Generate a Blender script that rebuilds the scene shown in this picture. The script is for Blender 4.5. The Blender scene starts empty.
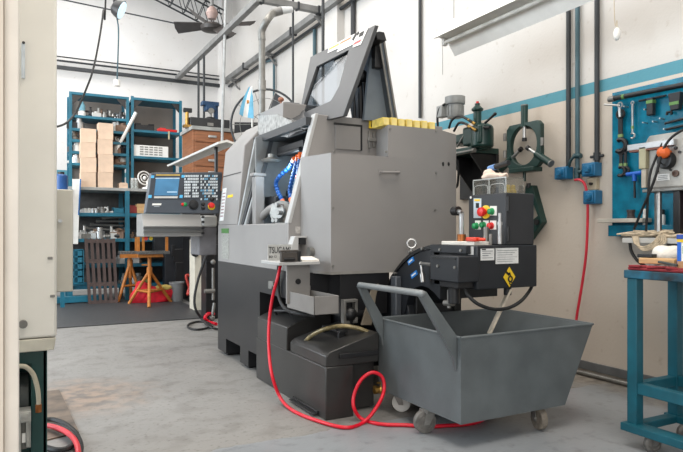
import bpy, math, random
from mathutils import Vector, Matrix, Euler
random.seed(7)
SC = bpy.context.scene
COL = SC.collection
PI = math.pi

# ------------------------------------------------------------------ survey
# camera station and two vanishing directions of the room; these helpers turn a
# sight line into a point on a known real plane (floor height, wall, machine face)
H = 1.2; FOC = 604.0; CX = 341.5; HY = 231.0
TH = math.atan((CX - 20) / FOC)
FW = (math.sin(TH), math.cos(TH)); RT = (math.cos(TH), -math.sin(TH))
def ray(px, py):
    u = (px - CX) / FOC; v = (HY - py) / FOC
    return (FW[0] + u * RT[0], FW[1] + u * RT[1], v)
def _at(px, py, t):
    d = ray(px, py); return Vector((d[0] * t, d[1] * t, H + d[2] * t))
def WX(px, py, x): return _at(px, py, x / ray(px, py)[0])
def WY(px, py, y): return _at(px, py, y / ray(px, py)[1])
def WZ(px, py, z): return _at(px, py, (z - H) / ray(px, py)[2])

# ------------------------------------------------------------------ materials
def lin(c):
    if isinstance(c, str):
        c = c.lstrip('#'); c = [int(c[i:i + 2], 16) / 255 for i in (0, 2, 4)]
    return tuple((x / 12.92 if x <= .04045 else ((x + .055) / 1.055) ** 2.4) for x in c)
MATS = {}
def M(name, col, rough=.5, metal=0., var=.10, scale=9., bump=0., bscale=60., spec=.5, emit=None, es=0., col2=None, stretch=None):
    if name in MATS: return MATS[name]
    m = bpy.data.materials.new(name); m.use_nodes = True
    nt = m.node_tree; b = nt.nodes['Principled BSDF']
    c = lin(col)
    tc = nt.nodes.new('ShaderNodeTexCoord'); nz = nt.nodes.new('ShaderNodeTexNoise')
    nz.inputs['Scale'].default_value = scale; nz.inputs['Detail'].default_value = 5
    src = tc.outputs['Object']
    if stretch:
        mp = nt.nodes.new('ShaderNodeMapping'); mp.inputs['Scale'].default_value = stretch
        nt.links.new(src, mp.inputs['Vector']); src = mp.outputs['Vector']
    nt.links.new(src, nz.inputs['Vector'])
    rp = nt.nodes.new('ShaderNodeValToRGB')
    c2 = lin(col2) if col2 else tuple(x * (1 - 2 * var) for x in c)
    c1 = c if col2 else tuple(min(1, x * (1 + var)) for x in c)
    rp.color_ramp.elements[0].position = .33; rp.color_ramp.elements[1].position = .67
    rp.color_ramp.elements[0].color = (*c2, 1); rp.color_ramp.elements[1].color = (*c1, 1)
    nt.links.new(nz.outputs['Fac'], rp.inputs['Fac'])
    nt.links.new(rp.outputs['Color'], b.inputs['Base Color'])
    b.inputs['Roughness'].default_value = rough; b.inputs['Metallic'].default_value = metal
    b.inputs['Specular IOR Level'].default_value = spec
    if bump:
        n2 = nt.nodes.new('ShaderNodeTexNoise'); n2.inputs['Scale'].default_value = bscale
        nt.links.new(tc.outputs['Object'], n2.inputs['Vector'])
        bp = nt.nodes.new('ShaderNodeBump'); bp.inputs['Strength'].default_value = bump; bp.inputs['Distance'].default_value = .01
        nt.links.new(n2.outputs['Fac'], bp.inputs['Height']); nt.links.new(bp.outputs['Normal'], b.inputs['Normal'])
    if emit:
        b.inputs['Emission Color'].default_value = (*lin(emit), 1); b.inputs['Emission Strength'].default_value = es
    MATS[name] = m; return m

def glass(name, col, rough=.03, alpha=.25):
    m = bpy.data.materials.new(name); m.use_nodes = True; nt = m.node_tree
    nt.nodes.clear()
    out = nt.nodes.new('ShaderNodeOutputMaterial'); mx = nt.nodes.new('ShaderNodeMixShader')
    tr = nt.nodes.new('ShaderNodeBsdfTransparent'); tr.inputs['Color'].default_value = (*lin(col), 1)
    gl = nt.nodes.new('ShaderNodeBsdfGlossy'); gl.inputs['Roughness'].default_value = rough
    mx.inputs[0].default_value = alpha
    nt.links.new(tr.outputs[0], mx.inputs[1]); nt.links.new(gl.outputs[0], mx.inputs[2]); nt.links.new(mx.outputs[0], out.inputs[0])
    MATS[name] = m; return m

# ------------------------------------------------------------------ mesh builder
class MB:
    def __init__(s): s.v = []; s.f = []; s.mi = []; s.cur = 0
    def mat(s, i): s.cur = i; return s
    def add(s, vs, fs):
        o = len(s.v); s.v += [Vector(p) for p in vs]
        for f in fs: s.f.append([i + o for i in f]); s.mi.append(s.cur)
        return s
    def box(s, a, b):
        x0, x1 = sorted((a[0], b[0])); y0, y1 = sorted((a[1], b[1])); z0, z1 = sorted((a[2], b[2]))
        return s.add([(x0, y0, z0), (x1, y0, z0), (x1, y1, z0), (x0, y1, z0), (x0, y0, z1), (x1, y0, z1), (x1, y1, z1), (x0, y1, z1)],
              [(0, 3, 2, 1), (4, 5, 6, 7), (0, 1, 5, 4), (1, 2, 6, 5), (2, 3, 7, 6), (3, 0, 4, 7)])
    def cbox(s, c, d, rot=None):
        c = Vector(c); R = rot.to_matrix() if isinstance(rot, Euler) else (rot or Matrix.Identity(3))
        vs = [c + R @ Vector((sx * d[0] / 2, sy * d[1] / 2, sz * d[2] / 2)) for sz in (-1, 1) for sx, sy in ((-1, -1), (1, -1), (1, 1), (-1, 1))]
        return s.add(vs, [(0, 3, 2, 1), (4, 5, 6, 7), (0, 1, 5, 4), (1, 2, 6, 5), (2, 3, 7, 6), (3, 0, 4, 7)])
    def prism(s, poly, vec):
        n = len(poly); P = [Vector(p) for p in poly]; V = Vector(vec)
        nrm = sum(((P[i] - P[0]).cross(P[(i + 1) % n] - P[0]) for i in range(n)), Vector())
        if nrm.dot(V) > 0: P = P[::-1]
        vs = P + [p + V for p in P]
        fs = [tuple(range(n)), tuple(range(2 * n - 1, n - 1, -1))]
        fs += [(i, i + n, (i + 1) % n + n, (i + 1) % n) for i in range(n)]
        return s.add(vs, fs)
    def loft(s, A, B):           # two matching loops
        n = len(A); vs = list(A) + list(B)
        return s.add(vs, [tuple(range(n))[::-1], tuple(range(n, 2 * n))] + [(i, (i + 1) % n, (i + 1) % n + n, i + n) for i in range(n)])
    def frame(s, outer, inner, vec):   # plate with a hole; matching loops
        n = len(outer); V = Vector(vec); O = [Vector(p) for p in outer]; I = [Vector(p) for p in inner]
        vs = O + I + [p + V for p in O] + [p + V for p in I]
        fs = []
        for i in range(n):
            j = (i + 1) % n
            fs += [(i, j, n + j, n + i), (2 * n + i, 3 * n + i, 3 * n + j, 2 * n + j), (i, 2 * n + i, 2 * n + j, j), (n + i, n + j, 3 * n + j, 3 * n + i)]
        return s.add(vs, fs)
    @staticmethod
    def basis(d):
        d = Vector(d).normalized(); a = Vector((0, 0, 1)) if abs(d.z) < .9 else Vector((1, 0, 0))
        u = a.cross(d).normalized(); return u, d.cross(u)
    def cyl(s, p0, p1, r0, r1=None, n=14):
        p0 = Vector(p0); p1 = Vector(p1); r1 = r0 if r1 is None else r1
        u, w = s.basis(p1 - p0); vs = []
        for p, r in ((p0, r0), (p1, r1)):
            vs += [p + r * (math.cos(2 * PI * i / n) * u + math.sin(2 * PI * i / n) * w) for i in range(n)]
        return s.add(vs, [tuple(range(n))[::-1], tuple(range(n, 2 * n))] + [(i, (i + 1) % n, (i + 1) % n + n, i + n) for i in range(n)])
    def lathe(s, c, ax, prof, n=20):   # prof: (radius, height)
        c = Vector(c); d = Vector(ax).normalized(); u, w = s.basis(d); vs = []
        for r, h in prof: vs += [c + d * h + max(r, 1e-4) * (math.cos(2 * PI * i / n) * u + math.sin(2 * PI * i / n) * w) for i in range(n)]
        k = len(prof); fs = [tuple(range(n))[::-1], tuple(range((k - 1) * n, k * n))]
        for j in range(k - 1): fs += [(j * n + i, j * n + (i + 1) % n, (j + 1) * n + (i + 1) % n, (j + 1) * n + i) for i in range(n)]
        return s.add(vs, fs)
    def tube(s, pts, r, n=8, sub=6, smooth=True, closed=False):
        P = [Vector(p) for p in pts]
        if smooth and len(P) > 2:
            Q = []; m = len(P)
            rng = range(m if closed else m - 1)
            for i in rng:
                if closed: a, b, c, d = P[i - 1], P[i], P[(i + 1) % m], P[(i + 2) % m]
                else: b, c = P[i], P[i + 1]; a = P[i - 1] if i else 2 * b - c; d = P[i + 2] if i + 2 < m else 2 * c - b
                for k in range(sub):
                    t = k / sub
                    Q.append(.5 * (2 * b + (c - a) * t + (2 * a - 5 * b + 4 * c - d) * t * t + (3 * b - a - 3 * c + d) * t ** 3))
            if not closed: Q.append(P[-1])
            P = Q
        m = len(P); vs = []; u = None
        for i in range(m):
            t = (P[(i + 1) % m] - P[i - 1]) if closed else (P[min(i + 1, m - 1)] - P[max(i - 1, 0)])
            t.normalize()
            if u is None: u, _ = s.basis(t)
            u = (u - t * u.dot(t)).normalized(); w = t.cross(u)
            rr = r[min(i, len(r) - 1)] if isinstance(r, (list, tuple)) else r
            vs += [P[i] + rr * (math.cos(2 * PI * k / n) * u + math.sin(2 * PI * k / n) * w) for k in range(n)]
        fs = []
        for i in range(m if closed else m - 1):
            j = (i + 1) % m
            fs += [(i * n + k, i * n + (k + 1) % n, j * n + (k + 1) % n, j * n + k) for k in range(n)]
        if not closed: fs += [tuple(range(n))[::-1], tuple(range((m - 1) * n, m * n))]
        return s.add(vs, fs)
    def torus(s, c, ax, R, r, n=24, k=8, a0=0, a1=2 * PI):
        c = Vector(c); u, w = s.basis(ax); full = abs(a1 - a0 - 2 * PI) < 1e-6
        pts = [c + R * (math.cos(a0 + (a1 - a0) * i / n) * u + math.sin(a0 + (a1 - a0) * i / n) * w) for i in range(n if full else n + 1)]
        return s.tube(pts, r, k, smooth=False, closed=full)
    def ball(s, c, r, sc=(1, 1, 1), n=14, m=8):
        c = Vector(c); vs = [c + Vector((0, 0, -r * sc[2]))]
        for j in range(1, m):
            a = -PI / 2 + PI * j / m
            vs += [c + Vector((r * sc[0] * math.cos(a) * math.cos(2 * PI * i / n), r * sc[1] * math.cos(a) * math.sin(2 * PI * i / n), r * sc[2] * math.sin(a))) for i in range(n)]
        vs.append(c + Vector((0, 0, r * sc[2]))); L = len(vs) - 1
        fs = [(0, 1 + (i + 1) % n, 1 + i) for i in range(n)] + [(L, L - n + i, L - n + (i + 1) % n) for i in range(n)]
        for j in range(m - 2): fs += [(1 + j * n + i, 1 + j * n + (i + 1) % n, 1 + (j + 1) * n + (i + 1) % n, 1 + (j + 1) * n + i) for i in range(n)]
        return s.add(vs, fs)
    def crumple(s, amt, scale=6., seed=0):
        from mathutils import noise
        o = Vector((seed * 3.1, seed * 7.7, seed))
        for i, p in enumerate(s.v): s.v[i] = p + noise.noise_vector(p * scale + o) * amt
        return s

def world(o):
    m = Matrix.Identity(4)
    while o is not None:
        m = (Matrix.Translation(o.location) @ o.rotation_euler.to_matrix().to_4x4()) @ m; o = o.parent
    return m
def link_mesh(name, mb, mats, parent=None, bevel=0., seg=2, smooth=True, origin=None):
    me = bpy.data.meshes.new(name)
    if parent is not None: inv = world(parent).inverted()
    else:
        if origin is None:
            xs = [v.x for v in mb.v]; ys = [v.y for v in mb.v]; zs = [v.z for v in mb.v]
            origin = ((min(xs) + max(xs)) / 2, (min(ys) + max(ys)) / 2, min(zs))
        inv = Matrix.Translation(-Vector(origin))
    me.from_pydata([inv @ v for v in mb.v], [], mb.f)
    if not isinstance(mats, (list, tuple)): mats = [mats]
    for m in mats: me.materials.append(m)
    for p, i in zip(me.polygons, mb.mi): p.material_index = i; p.use_smooth = smooth
    if smooth: me.set_sharp_from_angle(angle=math.radians(38))
    me.update()
    o = bpy.data.objects.new(name, me); COL.objects.link(o)
    if parent is not None: o.parent = parent
    else: o.location = origin
    if bevel:
        bv = o.modifiers.new('bevel', 'BEVEL'); bv.width = bevel; bv.segments = seg; bv.limit_method = 'ANGLE'; bv.angle_limit = math.radians(40)
    return o
def props(o, label=None, cat=None, group=None, kind=None):
    if label: o['label'] = label
    if cat: o['category'] = cat
    if group: o['group'] = group
    if kind: o['kind'] = kind
    return o
def thing(name, label, cat, loc, group=None, rz=0.):
    o = bpy.data.objects.new(name, None); COL.objects.link(o); o.empty_display_size = .1
    o.location = loc; o.rotation_euler = (0, 0, rz)
    return props(o, label, cat, group)
def part(name, mb, mats, parent, bevel=0., label=None, **k):
    o = link_mesh(name, mb, mats, parent, bevel, **k)
    if label: o['label'] = label
    return o
def solo(name, mb, mats, label, cat, group=None, bevel=0., kind=None, **k):
    return props(link_mesh(name, mb, mats, None, bevel, **k), label, cat, group, kind)
def struct(name, mb, mats, bevel=0., **k):
    return props(link_mesh(name, mb, mats, None, bevel, origin=(0, 0, 0), **k), kind='structure')
def dup(root, loc, rz=None, label=None, group=None):
    r = root.copy(); COL.objects.link(r); r.location = loc
    if rz is not None: r.rotation_euler = (0, 0, rz)
    if label: r['label'] = label
    if group: r['group'] = group
    for ch in list(root.children):
        c = ch.copy(); COL.objects.link(c); c.parent = r
        for g in list(ch.children):
            d = g.copy(); COL.objects.link(d); d.parent = c
    return r
def text_mb(txt, size, origin, right, up, depth=.002, align='LEFT'):
    cu = bpy.data.curves.new('t', 'FONT'); cu.body = txt; cu.size = size; cu.extrude = depth / 2; cu.align_x = align; cu.resolution_u = 3
    to = bpy.data.objects.new('t', cu); COL.objects.link(to)
    dg = bpy.context.evaluated_depsgraph_get(); me = bpy.data.meshes.new_from_object(to.evaluated_get(dg))
    R = Vector(right).normalized(); U = Vector(up).normalized(); N = R.cross(U); O = Vector(origin)
    mb = MB(); mb.add([O + R * v.co.x + U * v.co.y + N * v.co.z for v in me.vertices], [tuple(p.vertices) for p in me.polygons])
    bpy.data.objects.remove(to); bpy.data.curves.remove(cu); bpy.data.meshes.remove(me)
    return mb

# ------------------------------------------------------------------ palette
GREY = M('lathe_grey_paint', '#8c8987', .42, var=.03, scale=3)
GREYD = M('visor_grey_paint', '#37393c', .40, var=.04)
CHAR = M('charcoal_paint', '#1f1f21', .36, var=.08, scale=4)
CHAR2 = M('tank_charcoal_paint', '#323130', .32, var=.12, scale=5)
NAVY = M('conveyor_black_paint', '#212429', .4, var=.08)
BLACK = M('black_plastic', '#18181a', .45, var=.1)
RUB = M('black_rubber', '#1d1d1e', .6, var=.15)
CART = M('cart_grey_paint', '#656b6d', .36, var=.10, scale=5, col2='#585d5f')
CARTIN = M('cart_inside_paint', '#60666a', .5, var=.12, scale=4)
STEEL = M('bare_steel', '#b9b9b8', .32, .85, var=.08, scale=20)
DSTEEL = M('dull_steel', '#8c8a86', .45, .6, var=.12, scale=14)
SHEET = M('folded_sheet_steel', '#8d8a87', .38, .2, var=.06, scale=6)
TEAL = M('teal_paint', '#136f90', .42, var=.12, scale=7)
TEALW = M('worn_teal_paint', '#0c5767', .5, var=.1, scale=9)
TBOARD = M('tool_board_teal', '#0e7a96', .2, var=.2, scale=11, col2='#0a5f78')
WHITE = M('white_plastic', '#e9e7e2', .45, var=.03)
MGREY = M('mid_light_grey_paint', '#b0b0af', .42, var=.03)
LGREY = M('light_grey_plastic', '#c9c8c4', .5, var=.05)
CREAM = M('cream_enamel', '#e3e0d7', .42, var=.03, scale=3)
RED = M('red_hose_rubber', '#d8122c', .35, var=.06)
REDP = M('red_plastic', '#d01f1c', .35, var=.05)
GRN = M('green_button', '#0f8a4c', .35, var=.05)
YEL = M('yellow_plastic', '#ecc62c', .45, var=.05)
YELD = M('yellow_block_paint', '#e0c866', .55, var=.12, scale=25)
ORG = M('orange_paint', '#e0662a', .4, var=.05)
AMB = M('amber_stand_paint', '#b06c2a', .5, var=.12, scale=14)
BLUEP = M('blue_plastic', '#1763c8', .4, var=.05)
BLUEH = M('blue_hose_segment', '#0f4f94', .35, var=.08)
DGRN = M('dark_green_enamel', '#173833', .35, var=.15, scale=8)
GRN2 = M('cabinet_green_enamel', '#123c38', .4, var=.1)
BRASS = M('brass', '#b08a4a', .35, .8, var=.15, scale=20)
COPPER = M('copper', '#a4663a', .4, .8, var=.15, scale=20)
GALV = M('galvanised', '#84837f', .45, .5, var=.14, scale=12)
PIPE = M('grey_conduit', '#7b7b7a', .5, .2, var=.12, scale=6)
PIPED = M('dark_conduit', '#2f3235', .5, .1, var=.12, scale=6)
PIPET = M('teal_grey_conduit', '#3e5a63', .5, .1, var=.1, scale=6)
WOOD = M('drawer_wood', '#8c5a3b', .5, var=.15, scale=4, stretch=(1, 1, 14))
PINE = M('pine_block', '#cba473', .6, var=.12, scale=4, stretch=(2, 2, 20))
CARD = M('beige_cardboard', '#d9bda4', .7, var=.06, scale=5)
BRN = M('dark_brown_stain', '#3d2b27', .6, var=.15, scale=8)
CLOTHR = M('red_cloth', '#d0182c', .75, var=.15, scale=10)
CLOTHD = M('maroon_cloth', '#8e2a32', .85, var=.2, scale=18, bump=.4, bscale=90)
RAG = M('white_rag', '#e6e1d8', .85, var=.08, bump=.4, bscale=70)
PAPER = M('label_paper', '#dcdcda', .6, var=.05, scale=30)
PRINT = M('grey_print', '#6a6c70', .6)
INK = M('black_ink', '#141414', .6)
SCREEN = M('blue_screen', '#477a9f', .25, var=.12, scale=6, emit='#5a93bd', es=.2)
CYAN = M('cyan_marker', '#55b9ea', .4)
ACRY = glass('clear_acrylic', '#e6e8e6', .05, .16)
PANE = glass('door_pane', '#b4bcc4', .04, .14)
HOSEG = M('translucent_hose', '#8a7c58', .3, .3, var=.3, scale=30)
# ================================================================== SETTING
XW = 4.15; YB = 13.3
def wall_mat(name, up, lo, stripe=True):
    m = bpy.data.materials.new(name); m.use_nodes = True; nt = m.node_tree; b = nt.nodes['Principled BSDF']
    N = nt.nodes.new; L = nt.links.new
    tc = N('ShaderNodeTexCoord'); sp = N('ShaderNodeSeparateXYZ'); L(tc.outputs['Object'], sp.inputs[0])
    mr = N('ShaderNodeMapRange'); mr.inputs[1].default_value = 0; mr.inputs[2].default_value = 5; L(sp.outputs['Z'], mr.inputs[0])
    cr = N('ShaderNodeValToRGB'); cr.color_ramp.interpolation = 'CONSTANT'; e = cr.color_ramp.elements
    e[0].position = 0; e[0].color = (*lin(lo), 1); e[1].position = 2.412 / 5; e[1].color = (*lin(up), 1)
    if stripe: s = e.new(2.307 / 5); s.color = (*lin('#4f8d9d'), 1)
    L(mr.outputs[0], cr.inputs[0])
    n1 = N('ShaderNodeTexNoise'); n1.inputs['Scale'].default_value = .9; n1.inputs['Detail'].default_value = 8; L(tc.outputs['Object'], n1.inputs['Vector'])
    r1 = N('ShaderNodeValToRGB'); r1.color_ramp.elements[0].position = .35; r1.color_ramp.elements[1].position = .7
    r1.color_ramp.elements[0].color = (.88, .86, .84, 1); r1.color_ramp.elements[1].color = (1, 1, 1, 1); L(n1.outputs['Fac'], r1.inputs[0])
    mx = N('ShaderNodeMix'); mx.data_type = 'RGBA'; mx.blend_type = 'MULTIPLY'; mx.inputs[0].default_value = .8
    L(cr.outputs[0], mx.inputs[6]); L(r1.outputs[0], mx.inputs[7])
    n2 = N('ShaderNodeTexNoise'); n2.inputs['Scale'].default_value = 14; n2.inputs['Detail'].default_value = 6; L(tc.outputs['Object'], n2.inputs['Vector'])
    r2 = N('ShaderNodeValToRGB'); r2.color_ramp.elements[0].position = .25; r2.color_ramp.elements[1].position = .36
    r2.color_ramp.elements[0].color = (.72, .66, .6, 1); r2.color_ramp.elements[1].color = (1, 1, 1, 1); L(n2.outputs['Fac'], r2.inputs[0])
    mx2 = N('ShaderNodeMix'); mx2.data_type = 'RGBA'; mx2.blend_type = 'MULTIPLY'; mx2.inputs[0].default_value = .6
    L(mx.outputs[2], mx2.inputs[6]); L(r2.outputs[0], mx2.inputs[7]); L(mx2.outputs[2], b.inputs['Base Color'])
    b.inputs['Roughness'].default_value = .7
    n3 = N('ShaderNodeTexNoise'); n3.inputs['Scale'].default_value = 40; L(tc.outputs['Object'], n3.inputs['Vector'])
    bp = N('ShaderNodeBump'); bp.inputs['Strength'].default_value = .12; bp.inputs['Distance'].default_value = .01
    L(n3.outputs['Fac'], bp.inputs['Height']); L(bp.outputs[0], b.inputs['Normal'])
    return m
W_R = wall_mat('right_wall_paint', '#c6c3bf', '#c6bcb0')
W_B = wall_mat('back_wall_paint', '#dad8d6', '#cfccc8')
W_P = wall_mat('pillar_plaster', '#e2d6c8', '#e2d6c8', False)
W_C = M('ceiling_sheet', '#8f8d8b', .7, var=.05, scale=1)

def floor_mat():
    m = bpy.data.materials.new('workshop_floor'); m.use_nodes = True; nt = m.node_tree; b = nt.nodes['Principled BSDF']
    N = nt.nodes.new; L = nt.links.new
    tc = N('ShaderNodeTexCoord'); sp = N('ShaderNodeSeparateXYZ'); L(tc.outputs['Object'], sp.inputs[0])
    def noise(s, d=6):
        n = N('ShaderNodeTexNoise'); n.inputs['Scale'].default_value = s; n.inputs['Detail'].default_value = d; L(tc.outputs['Object'], n.inputs['Vector']); return n.outputs['Fac']
    def ramp(f, p0, c0, p1, c1):
        r = N('ShaderNodeValToRGB'); e = r.color_ramp.elements; e[0].position = p0; e[1].position = p1
        e[0].color = (*lin(c0), 1); e[1].color = (*lin(c1), 1); L(f, r.inputs[0]); return r.outputs[0]
    def mix(t, f, a, c):
        x = N('ShaderNodeMix'); x.data_type = 'RGBA'; x.blend_type = t
        if isinstance(f, float): x.inputs[0].default_value = f
        else: L(f, x.inputs[0])
        L(a, x.inputs[6]); L(c, x.inputs[7]); return x.outputs[2]
    conc = ramp(noise(1.3, 9), .32, '#7f7d7a', .68, '#8b8986')
    conc = mix('MULTIPLY', .45, conc, ramp(noise(30, 9), .28, '#8f867d', .44, '#ffffff'))
    conc = mix('MULTIPLY', .28, conc, ramp(noise(5.5, 10), .34, '#8f857b', .5, '#ffffff'))
    conc = mix('MULTIPLY', .5, conc, ramp(noise(55, 4), .27, '#7d756d', .33, '#ffffff'))
    pnt = ramp(noise(1.6, 7), .3, '#82868a', .7, '#909498')
    pnt = mix('MULTIPLY', .35, pnt, ramp(noise(12), .3, '#98928a', .45, '#ffffff'))
    # painted bay: Y < 3.25
    nn = noise(5)
    ad = N('ShaderNodeMath'); ad.operation = 'MULTIPLY_ADD'; ad.inputs[1].default_value = .12; L(nn, ad.inputs[0]); L(sp.outputs['Y'], ad.inputs[2])
    lt = N('ShaderNodeMath'); lt.operation = 'LESS_THAN'; lt.inputs[1].default_value = 3.30; L(ad.outputs[0], lt.inputs[0])
    col = mix('MIX', lt.outputs[0], conc, pnt)
    # brown oily stain beside the green cabinet
    vd = N('ShaderNodeVectorMath'); vd.operation = 'DISTANCE'; vd.inputs[1].default_value = (.30, 4.75, 0); L(tc.outputs['Object'], vd.inputs[0])
    md = N('ShaderNodeMath'); md.operation = 'MULTIPLY_ADD'; md.inputs[1].default_value = -.5; L(noise(6, 8), md.inputs[0]); L(vd.outputs['Value'], md.inputs[2])
    sr = N('ShaderNodeMapRange'); sr.inputs[1].default_value = -.02; sr.inputs[2].default_value = .45; sr.inputs[3].default_value = .6; sr.inputs[4].default_value = 0; L(md.outputs[0], sr.inputs[0])
    st = ramp(noise(9), .4, '#5e5148', .6, '#9a806b')
    col = mix('MIX', sr.outputs[0], col, st)
    # damp brown dirt along the foot of the right wall
    dr = N('ShaderNodeMath'); dr.operation = 'MULTIPLY_ADD'; dr.inputs[1].default_value = .5; L(noise(4, 8), dr.inputs[0]); L(sp.outputs['X'], dr.inputs[2])
    dm = N('ShaderNodeMapRange'); dm.inputs[1].default_value = 4.02; dm.inputs[2].default_value = 4.32; dm.inputs[3].default_value = 0; dm.inputs[4].default_value = .8; L(dr.outputs[0], dm.inputs[0])
    col = mix('MIX', dm.outputs[0], col, ramp(noise(15), .35, '#5f564c', .65, '#8b8378'))
    L(col, b.inputs['Base Color'])
    rr = N('ShaderNodeMapRange'); rr.inputs[3].default_value = .6; rr.inputs[4].default_value = .33; L(lt.outputs[0], rr.inputs[0]); L(rr.outputs[0], b.inputs['Roughness'])
    bp = N('ShaderNodeBump'); bp.inputs['Strength'].default_value = .15; bp.inputs['Distance'].default_value = .01; L(noise(35), bp.inputs['Height']); L(bp.outputs[0], b.inputs['Normal'])
    return m
struct('floor', MB().box((-5, -3, -.2), (XW + .25, YB + .25, 0)), floor_mat())
struct('wall_right', MB().box((XW, -3, 0), (XW + .25, YB + .25, 6.6)), W_R)
struct('wall_back', MB().box((-5, YB, 0), (XW, YB + .25, 6.6)), W_B)
struct('ceiling', MB().box((-5, -3, 6.4), (XW, YB, 6.6)), W_C)
# pilasters on the right wall
pl = MB()
for p in (338,): 
    y = WX(p, 20, XW).y; pl.box((XW - .12, y - .2, 0), (XW, y + .2, 6.4))
struct('trim_1', pl, W_R)
struct('trim_2', MB().box((XW - .22, YB - .3, 0), (XW, YB, 6.4)), W_B)
struct('baseboard_right', MB().box((XW - .018, -1, .055), (XW, YB - .3, .122)), M('skirting_grey', '#5f6162', .5, var=.1), bevel=.003)
# near masonry jamb on the left with its boarded reveal
struct('wall_left', MB().box((-1.6, 1.96, 0), (-.042, 2.5, 6.4)), W_P)
struct('door_1', MB().box((-.042, 1.99, 0), (-.002, 2.08, 6.4)), M('jamb_board', '#e4ddd3', .55, var=.05, scale=5), bevel=.004)

solo('conduit', MB().cyl((XW - .03, -1, .024), (XW - .03, YB - .35, .024), .018, n=10), GALV, 'pale galvanised pipe running along the foot of the right wall under the grey skirting', 'pipe')
# ribbed mat
def mat_ribbed():
    m = M('ribbed_mat_rubber', '#3b3c3e', .55, var=.12, scale=20)
    nt = m.node_tree; b = nt.nodes['Principled BSDF']; tc = nt.nodes.new('ShaderNodeTexCoord')
    wv = nt.nodes.new('ShaderNodeTexChecker'); wv.inputs['Scale'].default_value = 14; nt.links.new(tc.outputs['Object'], wv.inputs['Vector'])
    bp = nt.nodes.new('ShaderNodeBump'); bp.inputs['Strength'].default_value = .5; bp.inputs['Distance'].default_value = .01
    nt.links.new(wv.outputs['Fac'], bp.inputs['Height']); nt.links.new(bp.outputs[0], b.inputs['Normal']); return m
solo('floor_mat', MB().box((-.8, 8.2, 0), (2.4, 12.2, .014)), mat_ribbed(), 'dark ribbed rubber mat covering the floor in front of the back shelving', 'mat', bevel=.004)
solo('floor_plate', MB().prism([(.02, 3.80, 0), (.31, 3.90, 0), (.26, 5.0, 0), (.05, 5.0, 0)], (0, 0, .008)), M('brown_stained_plate', '#7a6a5b', .6, var=.25, scale=6, col2='#423b36'), 'brown oil stained plate lying on the floor beside the green cabinet base', 'plate')

# ================================================================== LATHE
lathe = thing('cnc_lathe', 'large grey and charcoal computer controlled lathe with raised door in the middle of the shop', 'machine', (2.4, 4.9, 0))
XF = 1.74; YE = 4.1; YL = 5.886; ZB = .9
# black base: face with notched foot and dark recess towards the tank
b = MB()
b.box((XF, 5.62, .03), (3.0, YL, ZB)).box((XF, 5.2, .17), (3.0, 5.62, ZB)).box((XF, 4.98, .03), (3.0, 5.2, ZB)).box((XF, 4.70, .17), (3.0, 4.98, ZB))
b.box((XF, 3.95, .70), (2.5, 4.70, ZB)).box((XF + .35, 3.95, .17), (3.0, 4.7, .7))
b.box((XF + .25, 3.76, .60), (2.38, 3.95, ZB))
part('base', b, CHAR, lathe)
for y in (5.72, 5.10):
    for x in (XF + .03, 2.8): part('levelling_foot', MB().box((x, y - .06, 0), (x + .12, y + .06, .03)), BLACK, lathe, label='black levelling foot under the charcoal base')
b = MB(); v = WX(272, 285, XF); b.box((XF - .012, v.y - .05, v.z - .03), (XF, v.y + .05, v.z + .03)); b.cyl((XF - .04, v.y - .08, v.z - .01), (XF, v.y - .08, v.z - .01), .014)
part('outlet_plate', b, GALV, lathe)
# lower front sheet
b = MB().box((XF, YE + .031, ZB), (XF + .06, YL, 1.258)); part('front_panel', b, GREY, lathe, .006)
# rear body/core
b = MB().box((2.52, YE + .03, ZB), (3.05, YL, 2.06)).box((XF + .06, YE + .03, ZB), (2.52, YL, 1.10)); part('body', b, GREY, lathe, .01)
# left head cover
prof = [(XF + .002, 1.258), (XF + .075, 1.985), (2.03, 2.225), (2.52, 2.225), (2.52, 1.258)]
b = MB().prism([(x, 5.30, z) for x, z in prof], (0, YL - 5.30, 0)); part('head_cover', b, GREY, lathe, .008)
# seam and stickers on the head cover front (leans back)
def hc(y, z, off=.003): return Vector((XF + .002 + .073 * (z - 1.258) / .727 - off, y, z))
def hcq(y0, y1, z0, z1, off=.003, th=.004): return MB().prism([hc(y0, z0, off), hc(y1, z0, off), hc(y1, z1, off), hc(y0, z1, off)], (th, 0, 0))
part('panel_seam', hcq(5.32, 5.87, 1.735, 1.745, .0015), BLACK, lathe)
part('warning_sticker', hcq(5.50, 5.66, 1.52, 1.545), YEL, lathe, label='yellow warning sticker')
b = hcq(5.72, 5.84, 1.30, 1.62); part('notice_sticker', b, PAPER, lathe, label='pale notice sticker')
b = MB()
for k in range(9): b.v  # rows of print
b = MB(); 
for k in range(8): z = 1.34 + k * .032; b.add(hcq(5.735, 5.825, z, z + .012, .0045).v, [(0, 3, 2, 1), (4, 5, 6, 7), (0, 1, 5, 4), (1, 2, 6, 5), (2, 3, 7, 6), (3, 0, 4, 7)])
part('print', b, M('red_grey_print', '#a08484', .6), lathe)
v0 = WX(221, 227, XF); v1 = WX(229, 259, XF)
part('identity_plate', MB().box((XF - .003, v1.y, v1.z), (XF, v0.y - .03, v0.z - .015)), M('plate_grey', '#9a9a94', .5, var=.2, scale=40, stretch=(1, 1, 6)), lathe, label='grey identity plate with a green head')
part('plate_head', MB().box((XF - .005, v1.y, v0.z - .06), (XF - .002, v0.y - .03, v0.z - .015)), M('plate_green', '#4c7a42', .5), lathe)
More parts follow.
